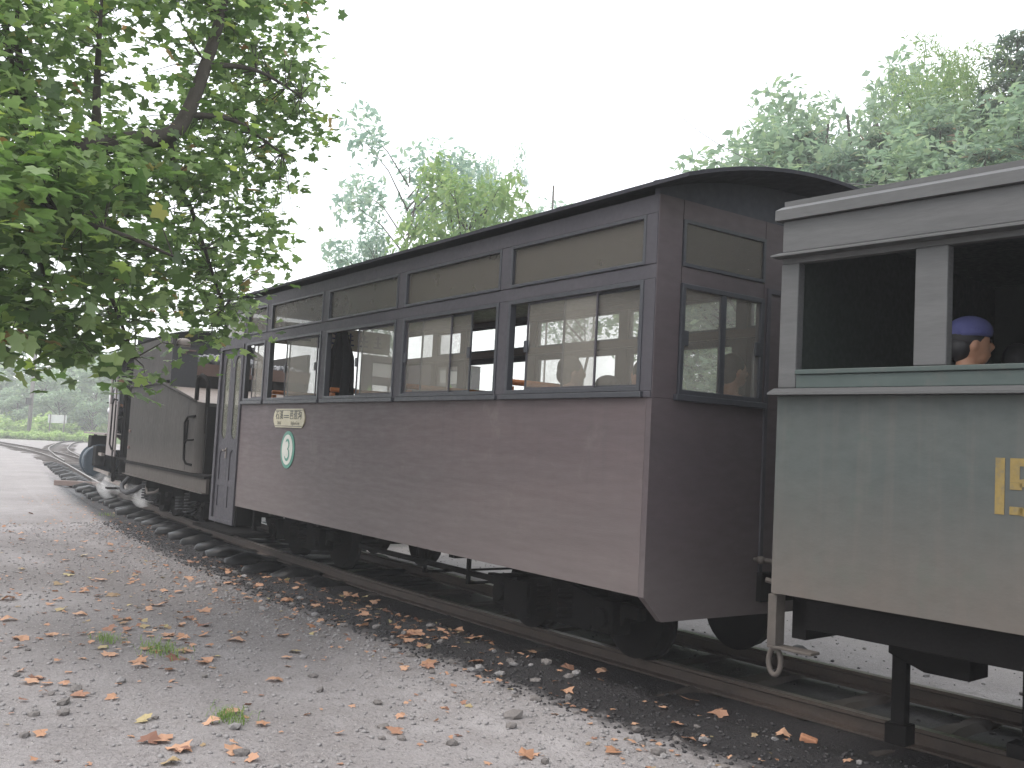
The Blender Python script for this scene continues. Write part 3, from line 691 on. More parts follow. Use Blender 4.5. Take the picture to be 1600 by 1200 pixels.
# black cloth hanging inside the third window
def cloth():
    mb = MB(); nx_, nz_ = 26, 20; vs = []
    for i in range(nz_+1):
        t = i/nz_; z = 2.52-.66*t; half = .075+.17*min(1, (t/.42))**1.2 if t < .42 else .245+.02*(t-.42)
        for j in range(nx_+1):
            u = j/nx_*2-1; vs.append((-8.66+u*half*1.08, 4.10+.035*math.sin(u*9+t*2)*(.4+t)+.02*t, z))
    fs = [(i*(nx_+1)+j, i*(nx_+1)+j+1, (i+1)*(nx_+1)+j+1, (i+1)*(nx_+1)+j) for i in range(nz_) for j in range(nx_)]
    mb.add(vs, fs); o = mb.build('curtain', M['fabric_black'], smooth=True); sm = o.modifiers.new('thick', 'SOLIDIFY'); sm.thickness = .012
    tag(o, 'black cloth gathered at the top, hanging inside an open coach window', 'curtain')
cloth()
g = MB(); g.box(-.09,.09,-.01,.01,0,.06); o = g.build('paper_notice', M['white']); o.location = (-8.92, 4.35, 1.925); tag(o, 'small white paper standing on the bench rail below the black cloth', 'paper')

# ================================================================== GREEN COACH
C2 = empty('passenger_coach', (-3.2, 3.92, 0), .1, label='grey green open-windowed coach with yellow numerals, cropped by the right edge', cat='coach')
def build_coach2():
    P = C2; LN = 6.6; hw = 2.45; T = .05
    posts = [(0,.10),(.70,.85),(1.46,1.61),(2.22,2.37),(2.98,3.13),(3.74,3.89),(4.5,4.65),(5.26,5.41),(6.5,6.6)]
    g = MB(); g.box(0, LN, 0, T, .82, 1.80); g.build('side_panel', M['green'], P)
    g = MB(); g.box(0, LN, hw-T, hw, .82, 1.80); g.build('side_panel', M['green'], P)
    for f_, nm in ((0, 'near'), (1, 'far')):
        Y = (lambda a: a) if not f_ else (lambda a: hw-a)
        def bx(name, x0, x1, a, b, z0, z1, m, bev=.004):
            g = MB(); g.box(x0, x1, min(Y(a), Y(b)), max(Y(a), Y(b)), z0, z1); return g.build(name, m, P, bevel=bev)
        g = MB(); pr = [(Y(T), 1.802), (Y(-.065), 1.802), (Y(-.065), 1.812), (Y(-.005), 1.838), (Y(T), 1.838)]
        g.prism(pr, 'x', -.02, LN); g.build('ledge', M['greentrim'], P)
        bx('window_sill_board', .1, LN, 0, T, 1.839, 1.905, M['sill']); bx('sill_cap', .1, LN, -.012, T+.03, 1.906, 1.93, M['sill'])
        for a, b in posts: bx('window_post', a, b, -.004, T+.004, 1.931 if a > 0 else 1.839, 2.468, M['greentrim'], .006)
        bx('head_board', 0, LN, 0, T, 2.53, 2.69, M['greentrim'])
        bx('window_head', 0, LN, .002, T, 2.469, 2.50, M['greentrim'])
        g = MB(); g.prism([(Y(.001), 2.497), (Y(-.075), 2.497), (Y(-.075), 2.505), (Y(.001), 2.53)], 'x', -.02, LN); g.build('drip_ledge', M['greentrim'], P)
        g = MB(); g.prism([(Y(T), 2.692), (Y(-.03), 2.692), (Y(-.03), 2.745), (Y(.03), 2.775), (Y(T), 2.775)], 'x', -.03, LN+.03); g.build('roof_edge', M['greentrim'], P)
    def rz(y): return 2.772+.20*(1-((y-hw/2)/(hw/2))**2)
    ys = [.05+(hw-.1)*i/16 for i in range(17)]
    g = MB(); g.prism([(y, rz(y)+.02) for y in ys]+[(y, rz(y)-.01) for y in reversed(ys)], 'x', -.03, LN+.03); g.build('roof', M['greentrim'], P)
    for x in (0, LN-.05):
        g = MB(); g.box(x, x+.05, T, hw-T, .82, 1.86); 
        g.box(x, x+.05, T, .55, 1.86, 2.772); g.box(x, x+.05, hw-.55, hw-T, 1.86, 2.772); g.box(x, x+.05, .55, hw-.55, 1.861, 2.772)
        g.prism([(T, 2.773), (hw-T, 2.773)]+[(y, rz(y)-.012) for y in reversed(ys)], 'x', x, x+.05)
        g.build('end_wall', M['green'], P)
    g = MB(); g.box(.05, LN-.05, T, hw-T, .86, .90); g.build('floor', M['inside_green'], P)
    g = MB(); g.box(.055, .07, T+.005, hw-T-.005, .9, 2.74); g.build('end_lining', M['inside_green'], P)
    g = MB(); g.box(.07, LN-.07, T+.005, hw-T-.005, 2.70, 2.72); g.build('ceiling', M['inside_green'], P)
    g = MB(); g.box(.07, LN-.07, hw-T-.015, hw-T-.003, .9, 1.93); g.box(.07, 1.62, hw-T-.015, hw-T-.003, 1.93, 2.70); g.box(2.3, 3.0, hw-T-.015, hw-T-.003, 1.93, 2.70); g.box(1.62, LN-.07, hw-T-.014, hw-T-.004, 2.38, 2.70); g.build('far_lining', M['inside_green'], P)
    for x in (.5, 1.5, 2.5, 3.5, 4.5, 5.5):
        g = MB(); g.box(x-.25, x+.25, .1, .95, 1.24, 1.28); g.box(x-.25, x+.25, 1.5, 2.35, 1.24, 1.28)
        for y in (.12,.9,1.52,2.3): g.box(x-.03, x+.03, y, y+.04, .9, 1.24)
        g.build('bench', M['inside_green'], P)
    # yellow numeral 15
    def stroke(name, boxes, lab=None):
        g = MB()
        for b in boxes: g.box(b[0], b[1], -.0025, .001, b[2], b[3])
        return g.build(name, M['yellow'], P)
    stroke('numeral', [(1.068,1.106,1.30,1.535)])
    g = MB(); g.box(1.127,1.165,-.0025,.001,1.435,1.535); g.box(1.165,1.28,-.0025,.001,1.503,1.535)
    pts = []
    for i in range(11):
        a = rad(115-230*i/10); pts.append((1.195+.062*math.cos(a)*1.2, 1.375+.062*math.sin(a)))
    vs = [];
    for i, (x, z) in enumerate(pts):
        a = pts[max(i-1,0)]; b = pts[min(i+1,10)]; dx, dz = b[0]-a[0], b[1]-a[1]; l = math.hypot(dx, dz); vs += [(x-dz/l*.016, -.0025, z+dx/l*.016), (x+dz/l*.016, -.0025, z-dx/l*.016)]
    g.add(vs, [(2*i, 2*i+1, 2*i+3, 2*i+2) for i in range(10)]); g.box(1.127,1.175,-.0025,.001,1.405,1.434); g.box(1.127,1.18,-.0025,.001,1.302,1.335); g.build('numeral', M['yellow'], P)
    # underframe
    g = MB()
    for y in (.10, hw-.18): g.box(.06, LN-.06, y, y+.08, .655, .815)
    for x in (.3,1.2,2.1,3.0,3.9,4.8,5.9): g.box(x, x+.08, .18, hw-.18, .70, .81)
    g.box(.06,.14,.1,hw-.1,.60,.815); g.build('underframe', M['iron'], P, bevel=.004)
    g = MB(); g.box(-.03,.02,.02,.10,.56,.81); g.box(-.03,.22,.02,.10,.545,.56); g.build('end_bracket', M['bracket'], P, bevel=.004)
    g = MB(); ring = [(-.005+.035*math.sin(2*PI*i/16)*1.0, .06, .475+.065*math.cos(2*PI*i/16)) for i in range(17)]; g.tube(ring, .014, 8, caps=False); g.build('hanging_ring', M['bracket'], P, smooth=True)
    g = MB(); g.box(-.35,.0,1.17,1.29,.62,.74); g.box(-.42,-.35,1.10,1.36,.60,.76); g.build('coupler', M['iron'], P, bevel=.006)
    g = MB(); g.tube([(-.02,.35,.80),(-.22,.28,.84)], .014, 8); g.box(-.03,.0,.33,.39,.70,.82); g.build('brake_pipe', M['bracket'], P)
    g = MB(); g.prism([(.40,.655),(.40,.56),(.58,.50),(.80,.50),(.80,.655)], 'y', .42,.62); g.box(.40,.47,.46,.52,.14,.56); g.box(.38,.49,.44,.54,.12,.22); g.build('brake_hanger', M['iron'], P, bevel=.006)
    for x in (1.0, 1.33):
        g = MB(); g.box(x,x+.035,.50,.535,.24,.66); g.build('hanger_rod', M['iron'], P)
    g = MB(); g.box(.95,1.8,.46,.57,.20,.26); g.build('brake_beam', M['iron'], P)
    bogie(2.0, hw/2+.02, P, 1.2, side=.78); bogie(5.2, hw/2, P, 1.2, side=.78)
build_coach2()

# ================================================================== TENDER
TD = empty('tender', (-14.74, 4.135, 0), rad(-3.5), label='faded grey coal tender with black handrails between the coach and the locomotive', cat='tender')
def build_tender():
    P = TD; W_ = 2.1; x0, x1 = -2.38, 2.12
    zt = 2.17; zr = 1.845; xs = .0
    def top(x): return zt if x < xs else zt-(zt-zr)*(x-xs)/(x1-xs)
    r = .16; c_ = [(x1-r+r*math.sin(a*PI/12), r-r*math.cos(a*PI/12)) for a in range(0,7)]+[(x1-r+r*math.cos(a*PI/12), W_-r+r*math.sin(a*PI/12)) for a in range(0,7)]
    pl2 = [(x0,0),(xs,0)]+c_+[(xs,W_),(x0,W_)]; n = len(pl2); g = MB()
    vs = [(x,y,.93) for x,y in pl2]+[(x,y,top(x)) for x,y in pl2]
    g.add(vs, [(i,(i+1)%n,(i+1)%n+n,i+n) for i in range(n)]+[tuple(range(n))]); g.build('water_tank', M['tender'], P)
    g = MB(); g.add([(xs,0,zt+.002)]+[(x,y,top(x)+.002) for x,y in c_]+[(xs,W_,zt+.002)], [tuple(range(len(c_)+2))])
    g.add([(x0,0,zt+.001),(xs,0,zt+.001),(xs,W_,zt+.001),(x0,W_,zt+.001)], [(0,1,2,3)])
    o = g.build('tank_top', M['topplate'], P); s_ = o.modifiers.new('t','SOLIDIFY'); s_.thickness = .012; s_.offset = 1
    g = MB(); g.tube([(x0,-.012,zt),(xs-.02,-.012,zt),(x1-.1,-.012,top(x1-.1)+.005)], [.024,.024,.016], 8); g.build('tank_beading', M['tender'], P, smooth=True)
    bx = .38
    g = MB(); g.box(x0, bx, .0, .05, zt+.03, 2.86); g.build('bunker_side', M['tender'], P, bevel=.006)
    g = MB(); g.box(x0, bx, W_-.05, W_, zt+.03, 2.76); g.build('bunker_side', M['tender'], P)
    g = MB(); g.box(bx, bx+.03, .0, .37, 2.0, 2.69); g.build('bunker_rear_plate', M['tenderdark'], P, bevel=.004)
    g = MB(); g.box(bx+.031, bx+.05, .12, .33, 2.64, 2.66); g.box(bx+.031, bx+.05, .16,.20,2.59,2.64); g.build('rust_bracket', M['pinkrust'], P)
    g = MB(); g.lathe([(0,.10),(.12,.10),(.15,.09),(.17,.05)], (bx-.12,.18,2.66), (0,0,1), 24); g.build('filler_cap', M['topplate'], P, smooth=True)
    g = MB(); g.add([(bx,.371,2.30),(bx,W_,2.30),(bx+.07,W_,2.47),(bx+.07,.371,2.47),(bx-.03,.371,2.30),(bx-.03,W_,2.30),(bx+.04,W_,2.47),(bx+.04,.371,2.47)], [(0,1,2,3),(7,6,5,4),(0,4,5,1),(3,2,6,7),(0,3,7,4),(1,5,6,2)]); g.build('coal_board', M['pinkrust'], P)
    g = MB(); g.box(bx-.06, bx-.03, .371, W_, 2.05, 2.31); g.build('bunker_rear_plate', M['black'], P)
    g = MB(); g.tube([(1.86,.03,1.50),(1.86,.03,2.10),(1.875,.035,2.17),(1.95,.06,2.215),(2.05,.09,2.18),(2.10,.11,2.10),(2.12,.12,1.45)], .028, 10); g.build('handrail', M['black'], P, smooth=True)
    g = MB(); g.tube([(1.98,.0,1.03),(1.78,-.03,1.04),(1.74,-.05,1.10),(1.70,-.06,1.58),(1.76,-.04,1.66),(2.0,.0,1.67)], .016, 8); g.tube([(1.73,-.055,1.28),(1.80,-.05,1.35),(1.98,-.0,1.36)], .012, 8); g.build('grab_rail', M['black'], P, smooth=True)
    g = MB(); g.box(1.62,1.65,-.02,0,1.36,1.62); g.build('lamp_bracket', M['black'], P)
    g = MB(); g.box(1.60,1.604,-.003,.0,.94,1.9); g.build('plate_joint', M['tenderdark'], P)
    for x, z in ((-2.2,1.15),(-2.2,1.42)):
        g = MB(); g.lathe([(0,.025),(.02,.03),(.03,.015)], (x,0,z), (0,-1,0), 8); g.build('bolt', M['pinkrust'], P)
    g = MB(); g.box(x0-.05, 2.75, .03, W_-.02, .90, .928); g.box(x0-.05, 2.75, -.03, .03, .89, .922); g.build('deck', M['black'], P)
    g = MB(); g.box(x0-.05, 2.75, .0, .04, .70, .885); g.box(x0-.05, 2.75, -.05, .0, .70, .715); g.box(x0-.05,2.75,W_-.04,W_,.70,.885); g.build('frame_beam', M['tender'], P, bevel=.004)
    for x in (-1.8,-.9,0,.9,1.8):
        g = MB(); g.box(x,x+.03,.04,W_-.04,.55,.89); g.build('cross_member', M['iron'], P)
    for xc in (-1.35, 1.25): bogie(xc, W_/2, P, .9, side=.70, r=.26)
    for x in (-1.55,-1.0, .75, 1.25):
        sp = MB(); spring(sp, x, .20, .33, .62, .075, 7, .014); sp.build('coil_spring', M['tenderdark'], P, smooth=True)
    g = MB(); g.tube([(-2.6,.1,.62),(-2.5,-.02,.50),(-2.3,-.04,.42),(-2.0,-.02,.40),(-1.75,.05,.46),(-1.6,.2,.6)], .038, 10); g.build('water_hose', M['tenderdark'], P, smooth=True)
    g = MB(); g.tube([(-1.0,.1,.70),(-.9,.05,.55),(-.65,.02,.48),(-.4,.08,.52),(-.2,.2,.66)], .022, 8); g.build('brake_pipe', M['bracket'], P, smooth=True)
    g = MB(); g.box(2.2,2.28,.2,W_-.2,.6,.9); g.box(2.28,3.2,W_/2-.06,W_/2+.06,.64,.76); g.build('coupler', M['iron'], P)
    g = MB(); g.box(2.13,2.2,.1,W_-.1,.93,1.80); g.build('tank_rear_shade', M['black'], P)  # black sheet laid over the tank rear to stand for its shadow
build_tender()
def coal():
    root = None; src = []
    for k in range(4):
        bm = bmesh.new(); bmesh.ops.create_icosphere(bm, subdivisions=1, radius=.07)
        for v in bm.verts: v.co *= random.uniform(.6, 1.25)
        me = bpy.data.meshes.new('coal_lump'); bm.to_mesh(me); bm.free(); me.materials.append(M['coal']); src.append(me)
    mb = MB(); 
    for k in range(900):
        x = random.uniform(-2.3,.36); y = random.uniform(.1,2.0)
        h = 2.43+.17*math.exp(-((x+.5)/1.0)**2-((y-.9)/.8)**2)+random.uniform(-.04,.04)
        me = src[k % 4]; R_ = Matrix.Rotation(random.uniform(0,6), 3, Vector((random.random(), random.random(), random.random())).normalized())
        mb.add([R_ @ v.co + Vector((x,y,h)) for v in me.vertices], [tuple(p.vertices) for p in me.polygons])
    mb.box(-2.34,.28,.08,2.02,2.20,2.42)
    o = mb.build('coal_heap', M['coal']); o.location = TD.location; o.rotation_euler = TD.rotation_euler
    tag(o, 'heap of grey coal lumps in the tender bunker', 'coal', kind='stuff')
coal()

# ================================================================== LOCOMOTIVE
LC = empty('steam_locomotive', (-19.0, 5.62, 0), math.atan2(-.10, 1.0), label='steam locomotive with blue grey cylinder at the head of the train', cat='locomotive')
def build_loco():
    P = LC     # local: forward is -x, near side is -y
    H = 1.08
    # cab: front sheet, side sheets, roof
    g = MB(); g.box(-1.15,-.35,-H,-H+.03,.92,1.92); g.box(-1.15,-1.0,-H,-H+.03,1.92,2.62); g.box(-.45,-.35,-H,-H+.03,1.921,2.62); g.build('cab_side', M['cab'], P, bevel=.004)
    g = MB(); g.box(-.12,.0,-H,-H+.03,.92,1.96); g.build('cab_side', M['cab'], P, bevel=.004)
    g = MB(); g.box(-1.15,1.75,H-.03,H,.92,2.62); g.build('cab_side', M['cab'], P)
    g = MB(); g.box(-.3,-.27,-H-.0,-H+.04,.6,1.9); g.tube([(-.02,-H,1.98),(-.12,-H-.05,2.0),(-.2,-H-.06,1.9),(-.2,-H-.06,1.15),(-.14,-H-.03,1.05),(-.05,-H,1.03)], .016, 8); g.build('grab_rail', M['black'], P)
    g = MB(); g.tube([(1.5,-H+.02,1.98),(1.44,-H-.03,2.02),(1.36,-H-.04,1.92),(1.36,-H-.04,1.0)], .016, 8); g.build('grab_rail', M['black'], P)
    g = MB(); ys = [-H-.12+(2*H+.24)*i/18 for i in range(19)]; rz = lambda y: 2.80+.42*(1-(y/(H+.12))**2)
    g.prism([(y, rz(y)+.03) for y in ys]+[(y, rz(y)) for y in reversed(ys)], 'x', -1.35, 1.8); g.build('cab_roof', M['black'], P)
    g = MB(); g.prism([(y, 1.4) for y in (-H+.03, H-.03)]+[(y, rz(y)-.004) for y in reversed(ys[2:-2])], 'x', -1.15, -1.12); g.build('cab_front', M['tenderdark'], P)
    # rear cab sheet with arched spectacle window on the far half
    g = MB(); wy0, wy1 = -.12, .42; g.box(1.46,1.49,-H+.05,wy0,.92,2.66); g.box(1.46,1.49,wy1,H-.03,1.2,2.66); g.box(1.46,1.49,wy0,wy1,.92,2.50)
    arch = [(wy0+(wy1-wy0)*i/10, 2.78+.10*math.sin(PI*i/10)) for i in range(11)]
    g.box(1.46,1.49,-H+.05,wy0,2.661,3.08); g.box(1.46,1.49,wy1,H-.05,2.661,3.08)
    g.prism([(wy1,3.08),(wy0,3.08)]+arch, 'x', 1.46, 1.49); g.build('cab_rear_sheet', M['tenderdark'], P)
    g = MB(); g.box(.03,1.6,-H+.65,-H+.67,.60,2.75); g.box(.0,.04,-H+.1,-H+.65,.6,2.75); g.build('cab_doorway_shade', M['black'], P)  # added black sheets standing in for the darkness of the open doorway
    g = MB(); g.box(-1.1,1.6,-H+.08,H-.05,.88,.92); g.build('cab_floor', M['iron'], P)
    g = MB(); g.box(-.9,-.25,-.5,.5,.92,2.0); g.lathe([(0,.5),(.4,.5)], (-1.1,0,1.75), (1,0,0), 24); g.build('firebox_backhead', M['black'], P)
    for y in (-H+.02, H-.05):
        g = MB(); g.box(1.55,1.6,y,y+.03,.92,2.66); g.build('cab_post', M['black'], P)
    # boiler and smokebox
    g = MB(); g.lathe([(0,.56),(2.6,.56)], (-1.15,0,1.72), (-1,0,0), 36); b = g.build('boiler', M['black'], P, smooth=True)
    for x in (-1.6,-2.3,-3.0):
        g = MB(); g.lathe([(0,.575),(.05,.575)], (x,0,1.72), (-1,0,0), 36); g.build('boiler_band', M['iron'], P)
    g = MB(); g.lathe([(0,.62),(.85,.62),(.87,.58)], (-3.72,0,1.72), (-1,0,0), 36); g.build('smokebox', M['black'], P)
    g = MB(); g.lathe([(0,.60),(.02,.64),(.05,.64),(.06,.5),(.13,.3),(.16,.0)], (-4.59,0,1.72), (-1,0,0), 36); g.tube([(-4.76,-.25,1.72),(-4.76,.25,1.72)], .02, 8); g.build('smokebox_door', M['pinkrust'], P)
    g = MB(); g.lathe([(0,.20),(.3,.17),(.75,.20),(.8,.24),(.84,.20)], (-4.15,0,2.3), (0,0,1), 24); g.build('chimney', M['black'], P, smooth=True)
    for x in (-2.1, -3.1):
        g = MB(); g.lathe([(0,.27),(.2,.25),(.35,.18),(.4,.03)], (x,0,2.22), (0,0,1), 24); g.build('dome', M['black'], P, smooth=True)
    g = MB(); g.box(-4.85,-4.6,-.14,.14,2.25,2.55); g.lathe([(0,.11),(.06,.13)], (-4.85,0,2.4), (-1,0,0), 18); g.build('headlamp', M['black'], P)
    for s in (-1, 1):
        g = MB(); g.tube([(-1.2,s*.66,2.02),(-4.5,s*.70,2.02)], .016, 8); 
        for x in (-1.5,-2.5,-3.5,-4.4): g.tube([(x,s*.55,2.0),(x,s*.69,2.02)], .012, 6)
        g.build('boiler_handrail', M['black'], P)
        g = MB(); g.box(-4.7,-1.16,s*1.12,s*.55,1.30,1.33) if s > 0 else g.box(-4.7,-1.16,-1.12,-.55,1.30,1.33)
        g.build('running_board', M['topplate'], P)
        g = MB(); y = s*1.0; g.tube([(-3.6,y,1.30),(-3.62,y,1.15),(-3.55,y,1.0),(-3.45,y*.9,.85)], .035, 8); g.build('board_bracket', M['iron'], P)
        # cylinders with steam chest
        g = MB(); g.lathe([(0,.34),(.03,.37),(.08,.37),(.09,.33),(.62,.33),(.63,.37),(.68,.37),(.71,.30),(.74,.12)] , (-3.35,s*.88,.72), (-1,0,0), 30); g.build('cylinder', M['blue'], P, smooth=False)
        g = MB(); g.box(-3.98,-3.42,min(s*.70,s*1.1),max(s*.70,s*1.1),1.0,1.27); g.build('steam_chest', M['black'], P, bevel=.02)
        g = MB(); g.box(-3.30,-2.85,min(s*.85,s*1.06),max(s*.85,s*1.06),.62,1.05); g.build('crosshead_guide', M['black'], P, bevel=.01)
        # motion
        g = MB(); g.box(-3.35,-1.0,s*1.0-.02,s*1.0+.02,.52,.58); g.box(-3.0,-2.3,s*.98-.03,s*.98+.03,.86,.92); g.box(-2.0,.9,s*.94-.015,s*.94+.015,.38,.45); g.build('connecting_rod', M['topplate'], P)
        g = MB(); g.tube([(-.35,s*1.02,.9),(-.33,s*1.02,.62),(-.45,s*1.0,.45)], .035, 8); g.box(-.5,-.2,s*1.0-.12,s*1.0+.12,.30,.33); g.build('cab_step', M['iron'], P)
    for x in (.85,-.1,-1.05,-2.0):
        g = MB()
        for s in (-1, 1):
            y = s*GAUGE/2; g.lathe([(-.06,.12),(-.05,.31),(-.05,.36),(.05,.36),(.05,.31),(.06,.12)], (x,y,.48), (0,1,0), 28)
        g.cyl((x,-.9,.48),(x,.9,.48),.05,12); g.build('driving_wheelset', M['iron'], P)
    g = MB(); g.box(-4.6,1.9,-.42,-.36,.5,.95); g.box(-4.6,1.9,.36,.42,.5,.95); g.box(-5.0,-4.85,-1.0,1.0,.62,.92); g.box(-4.9,-4.6,-.42,.42,.6,.9); g.build('frame', M['iron'], P)
    g = MB(); g.prism([(-5.2,.2),(-4.9,.55),(-4.9,.2)], 'y', -.7, .7); g.build('pilot', M['iron'], P)
build_loco()

# ================================================================== PEOPLE
def capsule(bm, p, q, r0, r1, seg=14):
    p, q = Vector(p), Vector(q); d = q-p
    for k in range(9):
        t = k/8; c = p+d*t; r = r0+(r1-r0)*t
        m = bmesh.ops.create_icosphere(bm, subdivisions=2, radius=r); bmesh.ops.translate(bm, verts=m['verts'], vec=c)
def ell(bm, c, r, rot=None, sub=3):
    m = bmesh.ops.create_icosphere(bm, subdivisions=sub, radius=1)
    for v in m['verts']:
        co = Vector((v.co.x*r[0], v.co.y*r[1], v.co.z*r[2]))
        if rot: co = rot @ co
        v.co = co+Vector(c)
def remesh(bm, name, mat, parent, vox=.010, smooth=6):
    me = bpy.data.meshes.new(name); bm.to_mesh(me); bm.free()
    o = bpy.data.objects.new(name, me); COL.objects.link(o)
    r = o.modifiers.new('r', 'REMESH'); r.mode = 'VOXEL'; r.voxel_size = vox
    s = o.modifiers.new('s', 'SMOOTH'); s.iterations = smooth; s.factor = .5
    dg = bpy.context.evaluated_depsgraph_get(); dg.update(); m2 = bpy.data.meshes.new_from_object(o.evaluated_get(dg)); bpy.data.objects.remove(o)
    m2.name = name; m2.materials.clear(); return link(name, m2, mat, parent, smooth=True)
def person(label, loc, rz, shirt='shirt', hat=None, head_turn=0, lean=0, arm='down'):
    """seated figure, faces -y in its own frame; origin on the seat"""
    R0 = empty('person', loc, rz, label=label, cat='person')
    bm = bmesh.new(); sh = .43    # shoulder height over the seat + neck
    capsule(bm, (0,0,.10), (0,.02,.36), .135, .15); ell(bm, (0,.0,.46), (.19,.105,.09)); ell(bm, (0,.03,.10), (.18,.14,.10))
    capsule(bm, (0,.005,.50), (0,-.005,.62), .058, .052)
    Rh = Matrix.Rotation(head_turn, 3, 'Z'); hc = Vector((0,-.02,.705))
    ell(bm, hc, (.074,.092,.108), Rh); ell(bm, hc+Rh @ Vector((0,-.035,-.055)), (.055,.055,.055), Rh)
    ell(bm, hc+Rh @ Vector((0,-.098,-.012)), (.013,.020,.026), Rh, 2); ell(bm, hc+Rh @ Vector((0,-.086,-.055)), (.026,.012,.012), Rh, 2)
    for s in (-1, 1): ell(bm, hc+Rh @ Vector((s*.076,.005,-.01)), (.009,.018,.030), Rh, 2)
    hands = []
    for s in (-1, 1):
        if arm == 'sill' and s == 1: e, h = Vector((.26,-.16,.30)), Vector((.16,-.36,.30))
        else: e, h = Vector((s*.24,-.03,.22)), Vector((s*.13,-.27,.14))
        capsule(bm, (s*.175,0,.45), e, .05, .040); capsule(bm, e, h, .038, .026)
        d = (h-e).normalized(); side = d.cross(Vector((0,0,1))).normalized()
        ell(bm, h+d*.05, (.035,.038,.018), None, 2)
        for k in range(4):
            b = h+d*.075+side*(k-1.5)*.019; ln = (.055,.065,.06,.045)[k]
            capsule(bm, b, b+d*ln*.6+Vector((0,0,-.008)), .009, .0085); capsule(bm, b+d*ln*.6+Vector((0,0,-.008)), b+d*ln+Vector((0,0,-.03)), .0085, .007)
        th = h+d*.02-side*s*.03; capsule(bm, th, th+d*.045-side*s*.018, .011, .009)
        capsule(bm, (s*.09,0,.08), (s*.12,-.42,.10), .085, .062); capsule(bm, (s*.12,-.42,.10), (s*.12,-.44,-.34), .055, .038); ell(bm, (s*.12,-.50,-.375), (.042,.11,.035))
    remesh(bm, 'body', M['skin'], R0, .0085, 4)
    bm = bmesh.new()
    capsule(bm, (0,0,.07), (0,.02,.36), .150, .162); ell(bm, (0,.0,.455), (.205,.118,.09)); ell(bm, (0,.03,.09), (.19,.155,.11))
    for s in (-1, 1):
        e = Vector((.26,-.16,.30)) if (arm == 'sill' and s == 1) else Vector((s*.24,-.03,.22))
        capsule(bm, (s*.175,0,.45), e, .064, .054)
    remesh(bm, 'shirt', M[shirt], R0, .014)
    bm = bmesh.new()
    for s in (-1, 1): capsule(bm, (s*.09,0,.08), (s*.12,-.42,.10), .098, .075); capsule(bm, (s*.12,-.42,.10), (s*.12,-.44,-.30), .07, .058)
    remesh(bm, 'trousers', M['shirtdark'], R0, .014)
    # eyes
    g = MB()
    for s in (-1, 1):
        c = hc+Rh @ Vector((s*.030,-.086,.012)); g.lathe([(-.006,.004),(0,.010),(.004,.004)], c, Rh @ Vector((0,-1,0)), 8)
    g.build('eyes', M['eye'], R0)
    bm = bmesh.new()
    ell(bm, hc+Rh @ Vector((0,.018,.030)), (.083,.094,.097), Rh); ell(bm, hc+Rh @ Vector((0,.05,-.02)), (.076,.064,.075), Rh)
    bmesh.ops.bisect_plane(bm, geom=bm.verts[:]+bm.edges[:]+bm.faces[:], plane_co=hc+Rh @ Vector((0,-.060,.045)), plane_no=Rh @ Vector((0,-1,-.55)), clear_outer=True)
    me = bpy.data.meshes.new('hair'); bm.to_mesh(me); bm.free(); link('hair', me, M['hair'], R0, smooth=True)
    if hat:
        bm = bmesh.new(); ell(bm, hc+Rh @ Vector((0,.005,.062)), (.096,.108,.078), Rh)
        bmesh.ops.bisect_plane(bm, geom=bm.verts[:]+bm.edges[:]+bm.faces[:], plane_co=hc+Vector((0,0,.035)), plane_no=Vector((0,0,-1)), clear_outer=True)
        me = bpy.data.meshes.new(hat[0]); bm.to_mesh(me); bm.free(); ho = link('hat', me, M[hat[1]], R0, smooth=True); ho.modifiers.new('s', 'SOLIDIFY').thickness = .006
        g = MB(); n = 20
        if hat[0] == 'brim':
            vs = [hc+Rh @ Vector((.15*math.cos(2*PI*i/n), .17*math.sin(2*PI*i/n), .030)) for i in range(n)]+[hc+Rh @ Vector((.09*math.cos(2*PI*i/n), .10*math.sin(2*PI*i/n), .042)) for i in range(n)]
            g.add(vs, [(i, (i+1) % n, n+(i+1) % n, n+i) for i in range(n)])
        else:
            g.lathe([(0,.092),(.01,.098),(.03,.098),(.035,.092)], hc+Vector((0,.005,.032)), (0,0,1), 20)
        b = g.build('hat_band' if hat[0] == 'band' else 'brim', M[hat[1]], ho); b.modifiers.new('s', 'SOLIDIFY').thickness = .005
    return R0
def head_at(px, py, Y, **k):
    """sit a person so that the head centre is on this bearing at depth Y"""
    d = _f2+_R*((px-800)/F_PX)-_U*((py-600)/F_PX); q = Vector((0,0,CAM_Z))+d*(Y/d.y)
    rz = k.pop('rz', 0); 
    return person(loc=(q.x, q.y, q.z-.705), rz=rz, **k)
head_at(889, 582, 4.45, rz=rad(150), label='seated passenger in a white shirt with short black hair behind the nearest coach window', shirt='shirt', head_turn=rad(10))
head_at(952, 612, 5.35, rz=rad(-60), label='seated passenger in a dark brimmed hat, seen low in the window', shirt='shirtgrey', hat=('brim','hat'))
head_at(1008, 588, 4.62, rz=rad(-90), label='dark haired passenger half hidden by the coach corner post', shirt='shirtdark')
head_at(1143, 580, 5.15, rz=rad(165), label='passenger in white shirt silhouetted in the coach end window', shirt='shirt')
head_at(1510, 537, 4.6, rz=rad(142), label='passenger in a blue cap facing right in the open green coach window', shirt='shirtdark', hat=('band','cap'), head_turn=rad(-4))
head_at(1405, 563, 5.7, rz=rad(160), label='dark haired passenger with only the crown showing above the worn green sill', shirt='shirtgrey')
head_at(1590, 572, 5.3, rz=rad(-150), label='dark haired passenger cut by the right edge of the picture', shirt='shirtgrey')
head_at(187, 594, 4.82, rz=rad(160), label='locomotive driver in a white shirt leaning on the cab side', shirt='shirt')

